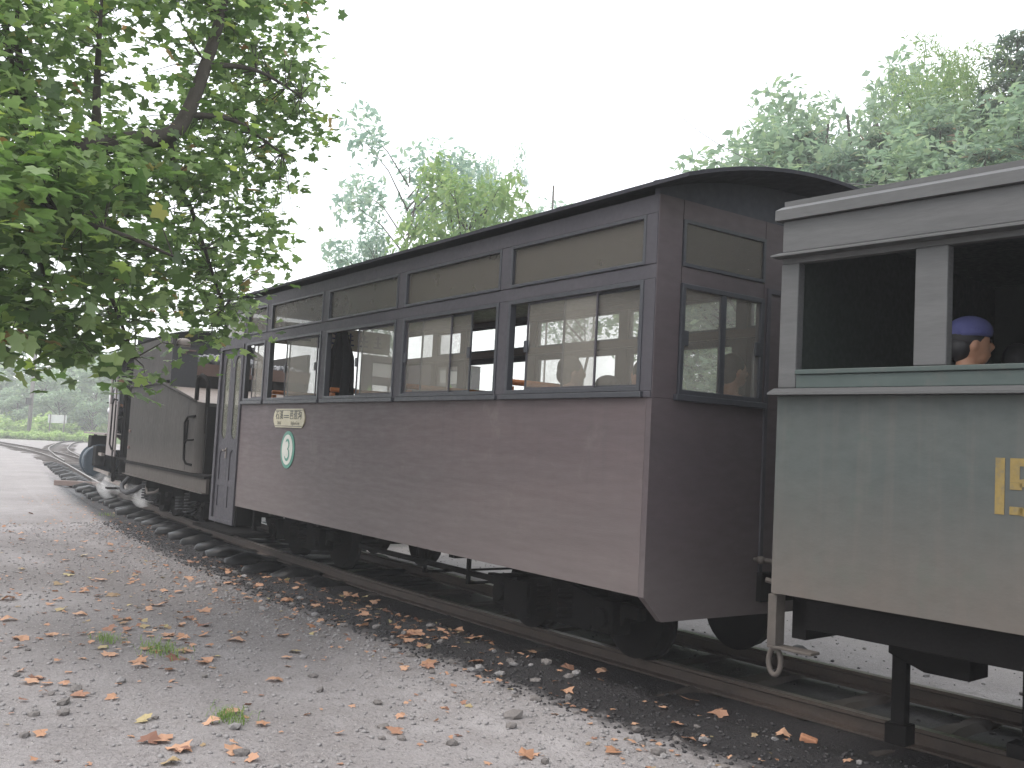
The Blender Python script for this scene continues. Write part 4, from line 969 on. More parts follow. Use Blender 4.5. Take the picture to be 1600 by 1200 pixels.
# ================================================================== NEAR PLANE TREE
def leaf_template(lobes=5):
    out_ = []
    ang = [-90, -62, -48, -20, 5, 28, 50, 68, 90, 112, 130, 152, 175, 200, 228, 242]
    rr_ = [.12, .48, .50, .80, .60, .96, .66, .74, 1.05, .74, .66, .96, .60, .80, .50, .48]
    for a, r in zip(ang, rr_):
        a = rad(a); out_.append((r*math.cos(a)*.55, r*math.sin(a)*.55))
    v = [(0, 0, 0)]+[(x, y, -.28*(x*x)-.12*abs(y)*y*(1 if y > 0 else 0)+.035*math.sin(7*x+3*y)) for x, y in out_]
    n = len(out_); f = [(0, i+1, (i+1) % n+1) for i in range(n)]
    return np.array(v), np.array(f)
LV, LF = leaf_template()
def rand_rot(n, tilt, r=rng):
    """random heading, normals tilted away from straight up"""
    az = r.uniform(0, 2*PI, n); t = np.abs(r.normal(0, tilt, n)); ta = r.uniform(0, 2*PI, n)
    ca, sa = np.cos(az), np.sin(az); ct, st = np.cos(t), np.sin(t); cx, sx = np.cos(ta), np.sin(ta)
    Rz = np.zeros((n,3,3)); Rz[:,0,0]=ca; Rz[:,0,1]=-sa; Rz[:,1,0]=sa; Rz[:,1,1]=ca; Rz[:,2,2]=1
    kx, ky = cx, sx; R = np.zeros((n,3,3)); C = 1-ct
    R[:,0,0]=ct+kx*kx*C; R[:,0,1]=kx*ky*C; R[:,0,2]=ky*st; R[:,1,0]=kx*ky*C; R[:,1,1]=ct+ky*ky*C; R[:,1,2]=-kx*st; R[:,2,0]=-ky*st; R[:,2,1]=kx*st; R[:,2,2]=ct
    return R @ Rz
def scatter(name, pos, size, R, V, Fc, mat, parent=None):
    n, k = len(pos), len(V)
    v = (np.einsum('nij,kj->nki', R, V)*np.asarray(size)[:, None, None]+pos[:, None, :]).reshape(-1, 3)
    f = (Fc[None]+(np.arange(n)*k)[:, None, None]).reshape(-1, Fc.shape[1])
    me = bpy.data.meshes.new(name); me.vertices.add(len(v)); me.vertices.foreach_set('co', v.ravel())
    me.loops.add(f.size); me.loops.foreach_set('vertex_index', f.ravel().astype(np.int32)); me.polygons.add(len(f))
    me.polygons.foreach_set('loop_start', (np.arange(len(f))*Fc.shape[1]).astype(np.int32)); me.update(calc_edges=True)
    return link(name, me, mat, parent)
CROWN = """
99999999789999951
99999999789999951
99599988458872000
99476873278888400
99575652136888610
99686742257888740
99687633568888741
99788766788876610
99789888888775000
99999988876883000
99999999853772000
99999999887861000
99865899987861000
99865898788520000
99999886478730000
88899985422100000
33277465100000000
00011010000000000
"""
def near_tree():
    T_ = empty('plane_tree', (-9.5, -1.2, 0), label='large leafy plane tree whose boughs hang in from the left', cat='tree')
    inv = Vector((-9.5, -1.2, 0))
    rows = [r for r in CROWN.strip().split('\n')]
    pos = []; size = []; cl = []
    for j, row in enumerate(rows):
        for i, ch in enumerate(row[:15]):
            dn = int(ch)
            if not dn: continue
            for _ in range(int(round((dn/9)**1.45*(8.8 if i < 7 else 12.5)*(.62 if (j > 8 and i < 9) else 1)+random.uniform(-.4,.4)))):
                px = -80+40*i+random.uniform(-3, 43)-(14 if i > 10 else 6); py = -80+40*j+random.uniform(-3, 43)
                if py > 572 and px < 150: continue
                base = 7.2+max(0, px)/500*2.6+(.5 if py < 180 else 0)-.9*math.exp(-((px-90)/170)**2-((py-320)/110)**2)
                dist = base+random.uniform(-.5, 1.3)
                c = at(px, py, dist); cl.append(c)
                for _k in range(random.randint(4, 8)):
                    o = Vector((random.gauss(0, .12), random.gauss(0, .12), random.gauss(0, .09)))
                    pos.append(c+o); size.append(random.uniform(.09, .17)*(1.25 if (py > 240 and px < 220) else .85))
    # boughs
    def bough(P, r, name='bough'):
        C_ = [Vector(p) for p in P]; q = np.array([list(p) for p in C_])
        def cr(P3, per=6):
            P3 = [2*P3[0]-P3[1]]+list(P3)+[2*P3[-1]-P3[-2]]; o = []
            for i in range(1, len(P3)-2):
                for k in range(per):
                    t = k/per; a, b, c, d = P3[i-1:i+3]; o.append(.5*((2*b)+(-a+c)*t+(2*a-5*b+4*c-d)*t*t+(-a+3*b-3*c+d)*t**3))
            o.append(P3[-2]); return np.array(o)
        pts = cr(list(q)); n = len(pts); rs = [r[0]+(r[1]-r[0])*i/(n-1) for i in range(n)]
        g = MB(); g.tube([Vector(p)-inv for p in pts], rs, 10); return g.build(name, M['bark'], T_, smooth=True)
    g = MB(); g.tube([(0,0,-.1),(.02,0,.4),(.0,.05,1.5),(-.1,.25,2.6),(-.2,.6,3.6),(-.1,.9,5),(0,1.1,7)], [.34,.27,.24,.22,.20,.17,.10], 16); g.build('trunk', M['bark'], T_, smooth=True)
    tk = Vector((-9.7, -.7, 3.4))
    main = [tk, at(-90,300,8.2), at(40,270,8.1), at(110,238,8.1), at(190,222,8.3), at(262,212,8.5), at(292,178,8.7), at(322,100,9.0), at(345,20,9.3), at(360,-90,9.6)]
    bough(main, (.105,.035))
    boughs = [[at(45,262,8.1), at(28,200,8.2), at(20,120,8.3), at(5,0,8.4), at(0,-90,8.5)], [at(40,268,8.1), at(33,150,8.0), at(28,40,8.1), at(30,-60,8.1)], [at(150,228,8.2), at(152,120,8.4), at(160,-20,8.5)],
              [at(262,212,8.5), at(285,300,8.6), at(300,330,8.7), at(330,420,8.9), at(350,480,9.1)], [at(292,178,8.7), at(370,190,9.0), at(440,240,9.3)], [at(322,100,9.0), at(400,110,9.3), at(470,150,9.6)],
              [at(40,270,8.1), at(60,400,7.9), at(80,480,7.9), at(100,560,8.0)], [at(110,238,8.1), at(150,400,8.1), at(180,480,8.3), at(210,560,8.6)], [at(-90,300,8.2), at(0,420,7.6), at(70,520,7.8)], [at(40,270,8.1), at(90,330,7.2), at(200,370,7.0), at(270,400,7.3)]]
    nodes = [Vector(p) for p in main[1:]]
    for k, b in enumerate(boughs):
        bough(b, (.042 if k < 3 else .028, .009)); 
        for a, c in zip(b[:-1], b[1:]):
            for t in (0, .33, .66, 1): nodes.append(a.lerp(c, t))
    g = MB()
    for c in cl:
        nb = min(nodes, key=lambda q: (q-c).length)
        if (nb-c).length > .75 or random.random() < .5: continue
        mid = nb.lerp(c, .5)+Vector((random.uniform(-.06,.06), random.uniform(-.06,.06), random.uniform(.0,.1)))
        g.tube([nb-inv, mid-inv, c-inv], [.006,.004,.002], 4, caps=False)
    o = g.build('twigs', M['bark'], T_); tag(o, kind='stuff')
    pos = np.array([list(p-inv) for p in pos]); size = np.array(size); n = len(pos)
    R = rand_rot(n, .75)
    # the 300 that show largest: nearest to the camera
    dist = np.linalg.norm(pos+np.array(list(inv))-np.array([0,0,CAM_Z]), axis=1); inframe = np.array([(_R.dot(Vector(p)+inv-Vector((0,0,CAM_Z)))/_f2.dot(Vector(p)+inv-Vector((0,0,CAM_Z)))) > -.55 for p in pos])
    score = size/dist*np.where(inframe, 1, .2); order = np.argsort(-score); big = order[:300]; rest = order[300:]
    me0 = bpy.data.meshes.new('leaf'); me0.from_pydata(LV.tolist(), [], LF.tolist()); me0.materials.append(M['leaf'])
    for i in big:
        o = bpy.data.objects.new('leaf', me0); COL.objects.link(o); o.parent = T_
        m = Matrix(R[i].tolist()).to_4x4(); m.translation = Vector(pos[i]); sc = Matrix.Scale(size[i], 4); o.matrix_local = m @ sc
    tag(scatter('foliage', pos[rest], size[rest], R[rest], LV, LF, M['leaf'], T_), kind='stuff')
    return n
nleaf = near_tree(); print('leaves', nleaf)

# ================================================================== LITTER AND STONES
def seen_ground(px, py):
    d = _f2+_R*((px-800)/F_PX)-_U*((py-600)/F_PX); return d*(-CAM_Z/d.z)
fl = []
for k in range(4):
    v = LV.copy(); v[:, 2] = v[:, 2]*.7+.05*np.sin(v[:, 0]*6+k*1.7)+.12*np.abs(v[:, 1])*np.cos(k+v[:, 0]*5)
    me = bpy.data.meshes.new('fallen_leaf'); me.from_pydata(v.tolist(), [], LF.tolist()); me.materials.append(M['litter']); fl.append(me)
patch = [(640,1000,30,9),(700,1005,25,6),(140,870,160,22),(60,1075,70,9),(180,990,130,20),(270,1015,90,16),(450,880,60,34),(520,930,70,22),(300,900,160,26),(120,940,140,22),(560,960,60,10),(420,1150,140,8),(150,1150,130,10),(760,1020,70,10),(900,1040,60,4),(1080,1120,50,4),(1260,1150,30,4),(1000,1160,80,4),(830,1000,40,6),(60,840,80,12),(330,1000,130,14),(600,1100,220,8)]
lp = []
for cx, cy, s_, n_ in patch:
    for _ in range(n_): lp.append((random.gauss(cx, s_*.7), random.gauss(cy, s_*.28)))
lp = [p for p in lp if p[1] > 800 and p[1] < 1260]
cnt = 0; small = []
for px, py in lp:
    q = seen_ground(px, py); x, y = q.x, q.y
    if y > y_near(x)-.25 or y < .2: continue
    z = gz(x, y)
    if cnt < 290:
        o = bpy.data.objects.new('fallen_leaf', fl[cnt % 4]); COL.objects.link(o); s = random.uniform(.08, .155)*(.7 if random.random() < .4 else 1)
        o.location = (x, y, z+.018); o.rotation_euler = (random.uniform(-.25,.25), random.uniform(-.25,.25), random.uniform(0, 6.28)); o.scale = (s, s, s*random.uniform(.6, 1.3))
        tag(o, 'dry brown plane leaf lying on the gravel yard among many like it', 'leaf', 'fallen leaves on the gravel yard'); cnt += 1
P_, S_ = [], []
for px, py in [(random.gauss(a,b*.8), random.gauss(c,b*.3)) for a,c,b,n_ in ((450,885,75,150),(560,935,75,170),(680,985,60,90),(140,870,180,90),(180,985,160,50),(340,930,160,70)) for _ in range(n_)]:
    q = seen_ground(px, py)
    if q.y < y_near(q.x)-.35: P_.append((q.x, q.y, gz(q.x, q.y)+.010)); S_.append(random.uniform(.025,.075))
for _ in range(900):
    x = random.uniform(-22, -1.5); yn = float(y_near(x)); y = random.uniform(.6, yn-.5) if random.random() < .55 else yn-random.gauss(1.1,.35)
    if y > yn-.4 or y < .4: continue
    P_.append((x, y, gz(x, y)+.008)); S_.append(random.uniform(.02, .06))
o = scatter('leaf_litter', np.array(P_), np.array(S_), rand_rot(len(P_), .3), LV, LF, M['litter']); tag(o, 'small scraps of dry leaf scattered on the gravel', 'leaf litter', kind='stuff')
def stone_mesh(seed, mat):
    rs = random.Random(seed); bm = bmesh.new(); bmesh.ops.create_icosphere(bm, subdivisions=1, radius=1)
    for v in bm.verts: v.co = Vector((v.co.x*1.1, v.co.y*.85, v.co.z*.6))*rs.uniform(.75, 1.15)
    me = bpy.data.meshes.new('stone'); bm.to_mesh(me); bm.free(); me.materials.append(mat); return me
M['stonemid'] = weathered('brownish_stone', (.20,.18,.17), (.13,.12,.115), .85, 10, bump=.6, bscale=30, k=.9)
random.seed(5)
stn = [stone_mesh(k, M['stonemid'] if k % 3 else M['stone']) for k in range(6)]
def place_stone(x, y, s, k, lab, grp='stones on the gravel yard'):
    o = bpy.data.objects.new('stone', stn[k % 6]); COL.objects.link(o); o.location = (x, y, gz(x, y)+s*.25); o.scale = (s, s*random.uniform(.8,1.1), s*random.uniform(.8,1.2)); o.rotation_euler = (random.uniform(-.3,.3), random.uniform(-.3,.3), random.uniform(0,6))
    tag(o, lab, 'stone', grp)
for k in range(150):
    if k < 70: 
        x = random.uniform(-10.5, -2.2); y = float(y_near(x))-random.gauss(1.0, .22)
    elif k < 125: q = seen_ground(random.uniform(0,1600), random.uniform(1000,1190)); x, y = q.x, q.y
    else: x = random.uniform(-9,-2.5); y = random.uniform(6.6, 9)
    if y_near(x)-.45 < y < y_near(x)+1.2: continue
    place_stone(x, y, random.uniform(.018,.045), k, 'grey stone lying loose on the gravel beside the track')
q = seen_ground(437,855); place_stone(q.x, q.y, .05, 1, 'round pale pebble at the edge of the black cinder', None)
q = seen_ground(700,952); place_stone(q.x, q.y, .075, 1, 'lone fist sized grey stone half sunk beside the rail', None)
stn[0] = stone_mesh(0, M['stonedark']); q = seen_ground(1252,1020); place_stone(q.x, q.y, .07, 0, 'black lump of cinder on the pale ground under the coupling', None)
q = seen_ground(800,1118); place_stone(q.x, q.y, .06, 1, 'flat grey stone in the open gravel, bottom middle of the picture', None)
P_, S_, Q_ = [], [], []
for _ in range(11000):
    x = random.uniform(-16, -1.2); yn = float(y_near(x)); r_ = random.random()
    y = random.uniform(.5, yn-.3) if r_ < .4 else (yn-random.gauss(1.0,.3) if r_ < .8 else random.uniform(yn, yn+5))
    if y < .4: continue
    P_.append((x, y, gz(x, y)+.003)); S_.append(random.uniform(.004, .017)); Q_.append(-GAUGE-.8 < yn-y < 1.15)
bm = bmesh.new(); bmesh.ops.create_icosphere(bm, subdivisions=1, radius=1); sv = np.array([list(v.co) for v in bm.verts])*np.array([1,.85,.6])*rng.uniform(.8,1.2,(len(bm.verts),1)); sf = np.array([[v.index for v in f.verts] for f in bm.faces]); bm.free()
P_ = np.array(P_); S_ = np.array(S_); Q_ = np.array(Q_)
for nm, q_, mt in (('gravel', ~Q_, M['stone']), ('cinder_gravel', Q_, M['stonedark'])):
    o = scatter(nm, P_[q_], S_[q_], rand_rot(int(q_.sum()), .4), sv, sf, mt); tag(o, 'loose fine stones scattered over the yard', 'gravel', kind='stuff')
# broken brick by the rail, concrete slab edge
q = seen_ground(1262,1162)
g = MB(); g.box(-.045,.045,-.025,.025,0,.035); o = g.build('broken_brick', M['brick'], bevel=.008); o.location = (q.x, q.y, gz(q.x,q.y)-.005); o.rotation_euler = (.1,.25,.6); tag(o, 'broken orange brick lying by the cinder edge, bottom right', 'brick')
q = seen_ground(905,1020)
g = MB(); pts = [(-.34+.05*i, .16*math.sin(PI*i/14)-.0, .02+.035*math.sin(PI*i/14)) for i in range(15)]; g.tube(pts, [.02+.022*math.sin(PI*i/14) for i in range(15)], 8); o = g.build('concrete_edging', M['concrete'], smooth=True); o.location = (q.x, q.y-.02, gz(q.x,q.y)); tag(o, 'curved mossy concrete edging poking out of the cinder beside the rail', 'concrete edging')
# grass tufts
def tuft(px, py, n, r, lab):
    q = seen_ground(px, py); g = MB()
    for _ in range(n):
        a = random.uniform(0, 2*PI); b = Vector((random.gauss(0, r*1.4), random.gauss(0, r*.7), 0)); ln = random.uniform(.03, .075); w = random.uniform(.0015,.003); dx, dy = math.cos(a), math.sin(a)
        p1 = b+Vector((dx*ln*.35, dy*ln*.35, ln*.7)); p2 = b+Vector((dx*ln*.95, dy*ln*.95, ln*.75)); s = Vector((-dy*w, dx*w, 0))
        g.add([b-s, b+s, p1+s, p1-s, p2], [(0,1,2,3),(3,2,4)])
    o = g.build('grass_tuft', M['blade']); o.location = (q.x, q.y, gz(q.x,q.y)); tag(o, lab, 'grass tuft', 'grass tufts in the gravel yard')
tuft(168, 998, 90, .06, 'small grass tuft in the gravel, leftmost of the three larger ones')
tuft(252, 1014, 170, .09, 'widest green grass tuft among fallen leaves in the gravel')
tuft(360, 1116, 110, .06, 'nearest green grass tuft, beside a small flat stone')
tuft(165, 745+60, 40, .1, 'faint grass patch close to the black sleeper ends')

# ================================================================== POLE, SIGN, WIRES
pb = seen_ground(46, 690); pb = Vector((pb.x, pb.y, 0))*.93
d_ = at(52, 540, 1); 
PB = Vector((-92.0, 14.6, 0))
ph = seen_ground(44, 686); PB = Vector((ph.x, ph.y, 0)); PBd = PB.length
pole = empty('utility_pole', PB, label='grey wooden utility pole standing in the bushes at far left', cat='utility pole')
g = MB(); g.tube([(0,0,-.2),(0.05,0.0,5),(.1,0,11.5)], [.19,.17,.14], 12); g.build('pole_shaft', M['polewood'], pole, smooth=True)
g = MB(); g.box(-.9,.9,-.07,.07,10.6,10.75); g.build('crossarm', M['polewood'], pole)
for x in (-.8,.8,-.35,.35):
    g = MB(); g.lathe([(0,.05),(.1,.07),(.18,.03)], (x,0,10.75), (0,0,1), 8); g.build('insulator', M['white'], pole)
g = MB(); g.box(.15,.75,-.5,-.1,3.1,3.7); g.build('junction_box', M['black'], pole)
for k, dz in enumerate((0, -.55)):
    a = PB+Vector((0,-1,8.2+dz*2.2)); b = a+Vector((-12,-75,-1)); pts = [a.lerp(b, t/16)-Vector((0,0,3.0*4*(t/16)*(1-t/16)*.35)) for t in range(17)]
    g = MB(); g.tube(pts, .045, 5); o = g.build('overhead_wire', M['wire']); tag(o, ('upper' if k == 0 else 'lower')+' overhead wire running left from the utility pole', 'wire', 'wires at the utility pole')
sp = seen_ground(87, 688); sgn = empty('notice_sign', (sp.x, sp.y, 0), rad(-35), label='white rectangular notice sign with rows of faint red lettering before the bushes', cat='sign')
sgn.rotation_euler = (0,0,math.atan2(sp.y, sp.x)+PI/2)
sz = sp.length
hz = lambda py: CAM_Z+(681.5*0+663+.052*87*0-py)*0
def z_at(px, py, P0):
    d = _f2+_R*((px-800)/F_PX)-_U*((py-600)/F_PX); return CAM_Z+d.z*(Vector((P0.x,P0.y)).length/Vector((d.x,d.y)).length)
zt_, zb_ = z_at(87,648,sp), z_at(87,661,sp); wd_ = 24/F_PX*sz
g = MB(); g.box(-wd_/2, wd_/2, -.03, .03, zb_, zt_); g.build('board', M['white'], sgn)
for s in (-1, 1):
    g = MB(); g.box(s*wd_*.38-.05, s*wd_*.38+.05, .03, .1, -.3, zt_); g.build('sign_post', M['polewood'], sgn)
g = MB(); M['redink'] = plain('faded_red_ink', (.50,.25,.25), .6)
for r_ in range(4):
    x = -wd_/2+.14
    while x < wd_/2-.2:
        w = random.uniform(.06,.12); zc = zt_-(r_+.75)*(zt_-zb_)/4.7; g.box(x, x+w, -.036, -.031, zc, zc+.10); x += w+.04
g.build('faint_lettering', M['redink'], sgn)
# thin pole beyond the coach and a wire over the hill
tp = at(865, 290, 30); g = MB(); g.tube([(0,0,0),(0,0,tp.z)], .03, 8); o = g.build('thin_mast', M['polewood']); o.location = (tp.x, tp.y, 0); tag(o, 'thin bare mast rising above the coach roof', 'mast')
a, b = at(1150,240,26), at(1520,283,17); g = MB(); g.tube([a.lerp(b, t/12)-Vector((0,0,.35*4*(t/12)*(1-t/12))) for t in range(-6, 18)], .011, 5); o = g.build('overhead_wire', M['wire']); tag(o, 'dark wire crossing the wooded hillside at upper right', 'wire')

# ================================================================== BACKGROUND VEGETATION
LEAFQ = (np.array([(-.5,0,0),(0,-.22,.06),(.5,0,-.05),(0,.22,.06)]), np.array([[0,1,2,3]]))
def canopy_points(n, blobs, shell=.5):
    ws = np.array([b[3]*b[3] for b in blobs]); ws = ws/ws.sum(); o = []
    for k in rng.choice(len(blobs), n, p=ws):
        b = blobs[k]; v = rng.normal(size=3); v /= np.linalg.norm(v); r = b[3]*(shell+(1-shell)*rng.random()**.7); o.append([b[0]+v[0]*r, b[1]+v[1]*r, b[2]+v[2]*r*.8])
    return np.array(o)
def broad_tree(name, h, r, nl, leaf, mat, seed, trunk_r=.12, sparse=1.0, low=.28):
    rs = random.Random(seed); root = empty(name, (0,0,0))
    g = MB(); pts = [(rs.uniform(-.1,.1)*i, rs.uniform(-.1,.1)*i, h*.85*i/5) for i in range(6)]; g.tube([(0,0,-.4)]+pts[1:], [trunk_r*(1-.14*i) for i in range(6)], 8); blobs = []
    for k in range(int(13*sparse)+5):
        z = h*rs.uniform(low, .97); a = rs.uniform(0, 2*PI); e = r*(1-((z/h-(.5+low/2-.14))/.62)**2)**.5*rs.uniform(.35, 1); c = (e*math.cos(a), e*math.sin(a), z); blobs.append((*c, r*rs.uniform(.22,.42)))
        g.tube([(0,0,max(.3,z-e*.7)), (c[0]*.5,c[1]*.5,z-e*.25), c], [trunk_r*.35,trunk_r*.22,.01], 5)
    g.build('trunk', M['bark'], root)
    p = canopy_points(nl, blobs, .25); tag(scatter('crown', p, rng.uniform(.6,1.25,len(p))*leaf, rand_rot(len(p), .8), *LEAFQ, mat, root), kind='stuff'); return root
def fir_tree(name, h, r, nl, leaf, mat, seed):
    rs = random.Random(seed); root = empty(name, (0,0,0)); g = MB(); g.tube([(0,0,-.4),(0,0,h*.5),(0,0,h*.97)], [.12,.07,.01], 8); P = []; S2 = []; D = []
    lv = 15
    for k in range(lv):
        z = h*(.15+.85*k/lv); rr = r*(1-k/lv)**.8+.12; nb = 7
        for b in range(nb):
            a = 2*PI*b/nb+k*.7+rs.uniform(-.3,.3); ln = rr*rs.uniform(.75,1.15); g.tube([(0,0,z),(ln*math.cos(a)*.6,ln*math.sin(a)*.6,z+.05*ln),(ln*math.cos(a),ln*math.sin(a),z-.12*ln)], [.02,.014,.005], 4)
            m = max(4, int(nl/lv/nb*rr/r*1.6))
            for _ in range(m):
                t = rs.random()**.7; w = .25*(1-t)+.08; P.append((ln*t*math.cos(a)+rs.gauss(0,w*.6), ln*t*math.sin(a)+rs.gauss(0,w*.6), z-.1*ln*t*t+rs.gauss(0,.05))); S2.append(leaf*rs.uniform(.6,1.2))
    g.build('trunk', M['bark'], root); P = np.array(P)
    tag(scatter('crown', P, np.array(S2), rand_rot(len(P), .6), LEAFQ[0]*np.array([1,.45,1]), LEAFQ[1], mat, root), kind='stuff'); return root
def bamboo(name, h, nl, leaf, mat, seed):
    rs = random.Random(seed); root = empty(name, (0,0,0)); P = []; S2 = []; g = MB()
    for k in range(14):
        a = rs.uniform(0,2*PI); b = Vector((rs.gauss(0,.5), rs.gauss(0,.5), 0)); hh = h*rs.uniform(.75,1.05); dr = hh*.38; pts = []
        for i in range(9):
            t = i/8; pts.append(b+Vector((math.cos(a)*dr*t**3, math.sin(a)*dr*t**3, hh*(t-.22*t**5))))
        g.tube([tuple(p) for p in pts], [.035*(1-.8*i/8) for i in range(9)], 5)
        for _ in range(nl//14):
            t = rs.uniform(.3,1)**.8; i = min(7, int(t*8)); p = pts[i].lerp(pts[i+1], t*8-i); P.append((p.x+rs.gauss(0,.33), p.y+rs.gauss(0,.33), p.z-abs(rs.gauss(0,.4)))); S2.append(leaf*rs.uniform(.6,1.3))
    g.build('culms', M['bg3'], root); tag(scatter('foliage', np.array(P), np.array(S2), rand_rot(len(P), 1.0), LEAFQ[0]*np.array([1,.4,1]), LEAFQ[1], mat, root), kind='stuff'); return root
def bush(name, r, h, nl, leaf, mat, seed):
    rs = random.Random(seed); root = empty(name, (0,0,0)); bl = [(rs.uniform(-.6,.6)*r, rs.uniform(-.6,.6)*r, h*rs.uniform(.2,.7), r*rs.uniform(.3,.5)) for _ in range(8)]
    g = MB()
    for b in bl: g.tube([(0,0,-.1),(b[0]*.5,b[1]*.5,b[2]*.6),(b[0],b[1],b[2])], [.03,.02,.008], 5)
    g.build('stems', M['bark'], root); p = canopy_points(nl, bl, .3); p[:,2] = np.abs(p[:,2])
    tag(scatter('foliage', p, rng.uniform(.6,1.3,len(p))*leaf, rand_rot(len(p), .9), *LEAFQ, mat, root), kind='stuff'); return root
random.seed(77)
used = set()
def put(proto, px, py_top, dist, label, cat, h, group, s=None, drop=None, wide=1.0):
    """stand a copy on the terrain at this bearing so that its top reaches py_top"""
    d = at(px, py_top, 1)-Vector((0,0,CAM_Z)); k = dist/math.hypot(d.x, d.y); x, y, zt = d.x*k, d.y*k, CAM_Z+d.z*k
    z0 = gz(x, y)
    s = s if s else max(.35, (zt-z0)/h)
    o = proto if proto.name not in used else copy_tree(proto); used.add(proto.name)
    o.location = (x, y, zt-h*s if drop else z0); o.scale = (min(s, 1.6)*random.uniform(.9,1.1)*wide,)*2+(s,); o.rotation_euler = (0,0,random.uniform(0,6.28)); tag(o, label, cat, group); return o
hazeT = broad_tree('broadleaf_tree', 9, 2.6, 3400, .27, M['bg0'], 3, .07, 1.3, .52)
brT = broad_tree('broadleaf_tree', 7, 2.4, 2800, .28, M['bg3'], 5, .1, .9, .66)
hillT = broad_tree('broadleaf_tree', 7, 2.6, 5400, .25, M['bg1'], 9, .12, 1.2)
fir = fir_tree('fir_tree', 6, 1.9, 9000, .26, M['bg2'], 2)
bam = bamboo('bamboo_clump', 9, 9500, .27, M['bg3'], 4)
bsh = bush('bush', 1.5, 1.6, 1500, .26, M['bg3'], 1); bsh2 = bush('bush', 1.5, 1.5, 1300, .26, M['bg4'], 8); bsh3 = bush('bush', 1.6, 1.8, 1500, .3, M['bg1'], 12)
# trees above the middle of the coach
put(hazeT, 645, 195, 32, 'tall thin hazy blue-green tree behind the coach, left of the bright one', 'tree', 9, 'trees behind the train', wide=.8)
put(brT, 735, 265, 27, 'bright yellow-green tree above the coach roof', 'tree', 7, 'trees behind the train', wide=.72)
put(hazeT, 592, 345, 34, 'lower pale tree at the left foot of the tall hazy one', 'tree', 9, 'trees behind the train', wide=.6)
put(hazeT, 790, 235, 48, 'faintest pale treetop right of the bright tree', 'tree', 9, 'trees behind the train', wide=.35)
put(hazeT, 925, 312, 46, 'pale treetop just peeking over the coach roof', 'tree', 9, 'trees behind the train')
# hillside
H_ = [(hillT,1090,245,34,'small'),(hillT,1150,200,33,''),(hillT,1218,135,38,''),(fir,1252,185,30,''),(hillT,1295,105,40,''),(fir,1375,190,28,''),(hillT,1345,90,42,''),(hillT,1400,88,40,''),(hillT,1180,262,29,''),(hillT,1450,88,38,''),(fir,1470,175,27,''),(hillT,1440,215,27,''),(bam,1530,62,32,''),(hillT,1545,105,31,''),(fir,1590,30,30,''),(fir,1540,215,22,''),(hillT,1590,150,25,''),(hillT,1640,40,30,''),(bam,1670,60,30,''),(fir,1300,235,25,''),(hillT,1500,200,30,''),(fir,1330,222,27,''),(hillT,1240,195,31,''),(fir,1610,200,22,''),(hillT,1700,50,30,''),(hillT,1740,160,24,'')]
kn = {hillT.name: ('broadleaf tree on the hillside', 'tree', 7), fir.name: ('dark layered fir on the hillside', 'tree', 6), brT.name: ('bright green tree on the hillside', 'tree', 7), bam.name: ('arching bamboo clump at the top of the hillside', 'bamboo', 7)}
words = ['standing furthest left over the coach roof','second from the left on the slope','under the small square-topped crown','whose spire stands clear left of middle','with an open top against the sky','with a pointed tip above the brown bracken','behind and above the middle fir','tallest of the pale row against the sky','low beside the roof end','right of the pale row','beside the bright undergrowth','in the sunlit patch over the green coach','most feathery against the sky','just right of the feathery one','at the very top right corner','low above the green coach roof','dark at the right edge','beyond the frame edge, upper','beyond the frame edge, arching','low left of the bracken','between the dark fir and bamboo','among the firs in mid slope','left of the brown bracken','lowest at the right edge','far outside to the right, upper','far outside to the right, lower']
for (p, x, y, d, _), w in zip(H_, words):
    l, c, h = kn[p.name]; put(p, x, y, d, l+' '+w, c, h, 'trees on the hillside', wide=.45 if p is bam else 1)
for k in range(46):
    x = random.uniform(1060, 1760); t = random.random(); y = 300-(x-1060)*.22+random.uniform(-40,60)+25; p = [bsh3, bsh2, bsh3, bsh2, bsh3, bsh][k % 6] if x > 1280 else [bsh3, bsh3, bsh][k % 3]
    lab = {bsh.name: 'bright green bush', bsh2.name: 'brown bracken clump', bsh3.name: 'dull green bush'}[p.name]+' in the undergrowth of the hillside'
    put(p, x, y, random.uniform(21, 30), lab, 'bush', 1.7, 'bushes on the hillside', s=random.uniform(.8,1.5), drop=None)
for k in range(14):
    put(bsh2, 1345+k*19, 288-k*3+random.uniform(-10,8), random.uniform(19,22), 'brown bracken clump in the undergrowth of the hillside', 'bush', 1.7, 'bushes on the hillside', s=random.uniform(.7,1.1))
# low bushes seen through the coach windows and beneath
for k, (x, y, d) in enumerate([(690,572,15),(1300,540,16),(1420,540,15),(1585,480,13),(1640,500,12.5)]):
    put(bsh if k % 2 == 0 else bsh3, x, y, d, 'bush behind the train glimpsed through the carriage windows', 'bush', 1.7, 'bushes behind the train')
# left bank beyond the curve
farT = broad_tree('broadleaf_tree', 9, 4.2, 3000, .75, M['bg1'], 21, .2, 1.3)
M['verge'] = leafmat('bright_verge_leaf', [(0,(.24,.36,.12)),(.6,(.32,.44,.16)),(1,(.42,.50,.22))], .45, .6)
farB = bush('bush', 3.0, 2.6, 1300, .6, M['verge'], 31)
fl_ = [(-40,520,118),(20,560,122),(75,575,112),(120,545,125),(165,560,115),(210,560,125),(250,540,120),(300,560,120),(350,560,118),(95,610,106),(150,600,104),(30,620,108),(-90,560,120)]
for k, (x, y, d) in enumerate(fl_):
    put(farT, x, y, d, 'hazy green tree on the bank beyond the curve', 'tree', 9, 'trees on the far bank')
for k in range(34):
    x = -60+k*13+random.uniform(-6,6); put(farB, x, random.uniform(652,672), random.uniform(103,110), 'pale green shrub in the verge beyond the curve', 'bush', 2.8, 'shrubs in the far verge', s=random.uniform(.6,1.1))
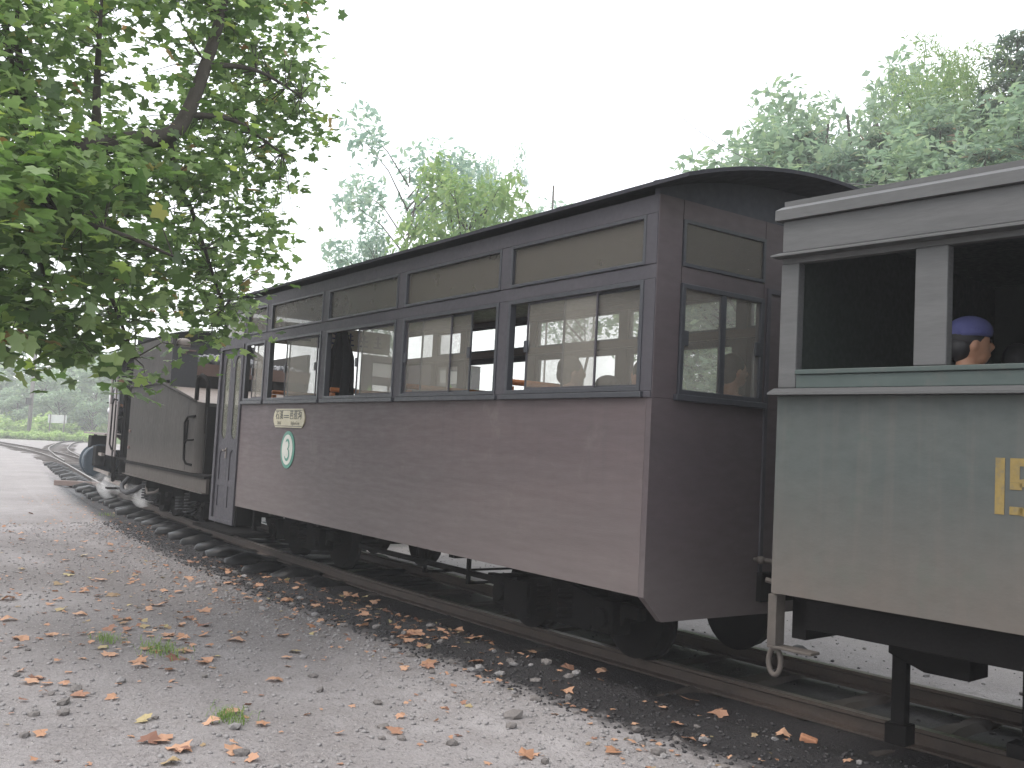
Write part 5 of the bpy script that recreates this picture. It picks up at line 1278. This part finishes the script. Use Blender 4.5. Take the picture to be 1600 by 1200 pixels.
for k in range(16): put(farB, -10+k*11+random.uniform(-4,4), random.uniform(674,681), random.uniform(93,97), 'low pale green shrub at the very front of the far verge', 'bush', 2.8, 'shrubs in the far verge', s=random.uniform(.25,.4))
P_ = []; 
for _ in range(9000):
    a = random.uniform(rad(160), rad(176)); r_ = random.uniform(95, 112); P_.append((r_*math.cos(a), r_*math.sin(a), random.uniform(0,.5)))
tag(scatter('ground_cover', np.array(P_), rng.uniform(.25,.5,len(P_)), rand_rot(len(P_), .9), *LEAFQ, M['bg3']), 'low pale green weeds along the far verge', 'weeds', kind='stuff')
# pale leafy plants close behind the green coach
P_ = []
# distant hills
def ridge(name, d0, h, a0, a1, seed):
    vs = []; n = 60
    for i in range(n+1):
        a = rad(a0+(a1-a0)*i/n); hh = h*(.6+.5*noise.noise((i*.09, seed, 0))+.12*noise.noise((i*.5, seed, 3)))
        for j in range(6):
            t = j/5; r_ = d0+t*d0*.5; vs.append((r_*math.cos(a), r_*math.sin(a), -1+hh*math.sin(t*PI/2)))
    fs = [(i*6+j, (i+1)*6+j, (i+1)*6+j+1, i*6+j+1) for i in range(n) for j in range(5)]
    g = MB(); g.add(vs, fs); M['hill'] = weathered('wooded_far_hill', (.06,.10,.045), (.09,.13,.06), .9, .05, bump=0); o = g.build(name, M['hill'], smooth=True); tag(o, kind='structure')
ridge('hills', 230, 15, 150, 185, 1.3)

# ================================================================== STEAM AND HAZE
def vol(name, density, color=(1,1,1), aniso=.2, nz_=False):
    m, n = new_mat(name); o = N(n, 'ShaderNodeOutputMaterial'); v = N(n, 'ShaderNodeVolumePrincipled'); v.inputs['Color'].default_value = rgb(color); v.inputs['Density'].default_value = density; v.inputs['Anisotropy'].default_value = aniso
    L(n, v.outputs[0], o.inputs['Volume']); return m
M['steam'] = vol('white_steam', 1.0, (1,1,1), 0)
n_ = M['steam'].node_tree; tx_ = N(n_, 'ShaderNodeTexNoise'); tx_.inputs['Scale'].default_value = 4; tx_.inputs['Detail'].default_value = 4; L(n_, mapping(n_, (1,1,1)), tx_.inputs['Vector'])
gr_ = N(n_, 'ShaderNodeTexGradient', gradient_type='SPHERICAL'); L(n_, mapping(n_, (1.6,1.6,2.0)), gr_.inputs['Vector'])
mr_ = N(n_, 'ShaderNodeMapRange'); mr_.inputs['From Min'].default_value = .42; mr_.inputs['From Max'].default_value = .75; mr_.inputs['To Max'].default_value = 8; L(n_, tx_.outputs['Fac'], mr_.inputs['Value'])
L(n_, math_(n_, 'MULTIPLY', mr_.outputs[0], gr_.outputs[0]), [x for x in n_.nodes if x.type == 'PRINCIPLED_VOLUME'][0].inputs['Density'])
def steam(px, py, Y, r, lab):
    d = _f2+_R*((px-800)/F_PX)-_U*((py-600)/F_PX); q = Vector((0,0,CAM_Z))+d*(Y/d.y); q.z = max(.22, q.z); bm = bmesh.new()
    for _ in range(9): ell(bm, (random.gauss(0,r*.6), random.gauss(0,r*.3), random.uniform(-.05,r*.5)), (r*random.uniform(.3,.6),)*3, None, 2)
    o = remesh(bm, 'steam_puff', M['steam'], None, .05, 4); o.location = q; tag(o, lab, 'steam')
steam(165, 768, 4.75, .42, 'white steam puff at the locomotive wheels, left of the other')
steam(222, 782, 4.7, .32, 'thin white steam drifting under the tender front')
m = vol('haze_air', .0024, (.97,.985,1.0), .1)
g = MB(); g.box(-420, 60, -60, 330, -6, 62); hz_ = g.build('haze', m); tag(hz_, 'thin pale haze filling the valley air', 'haze', kind='stuff')
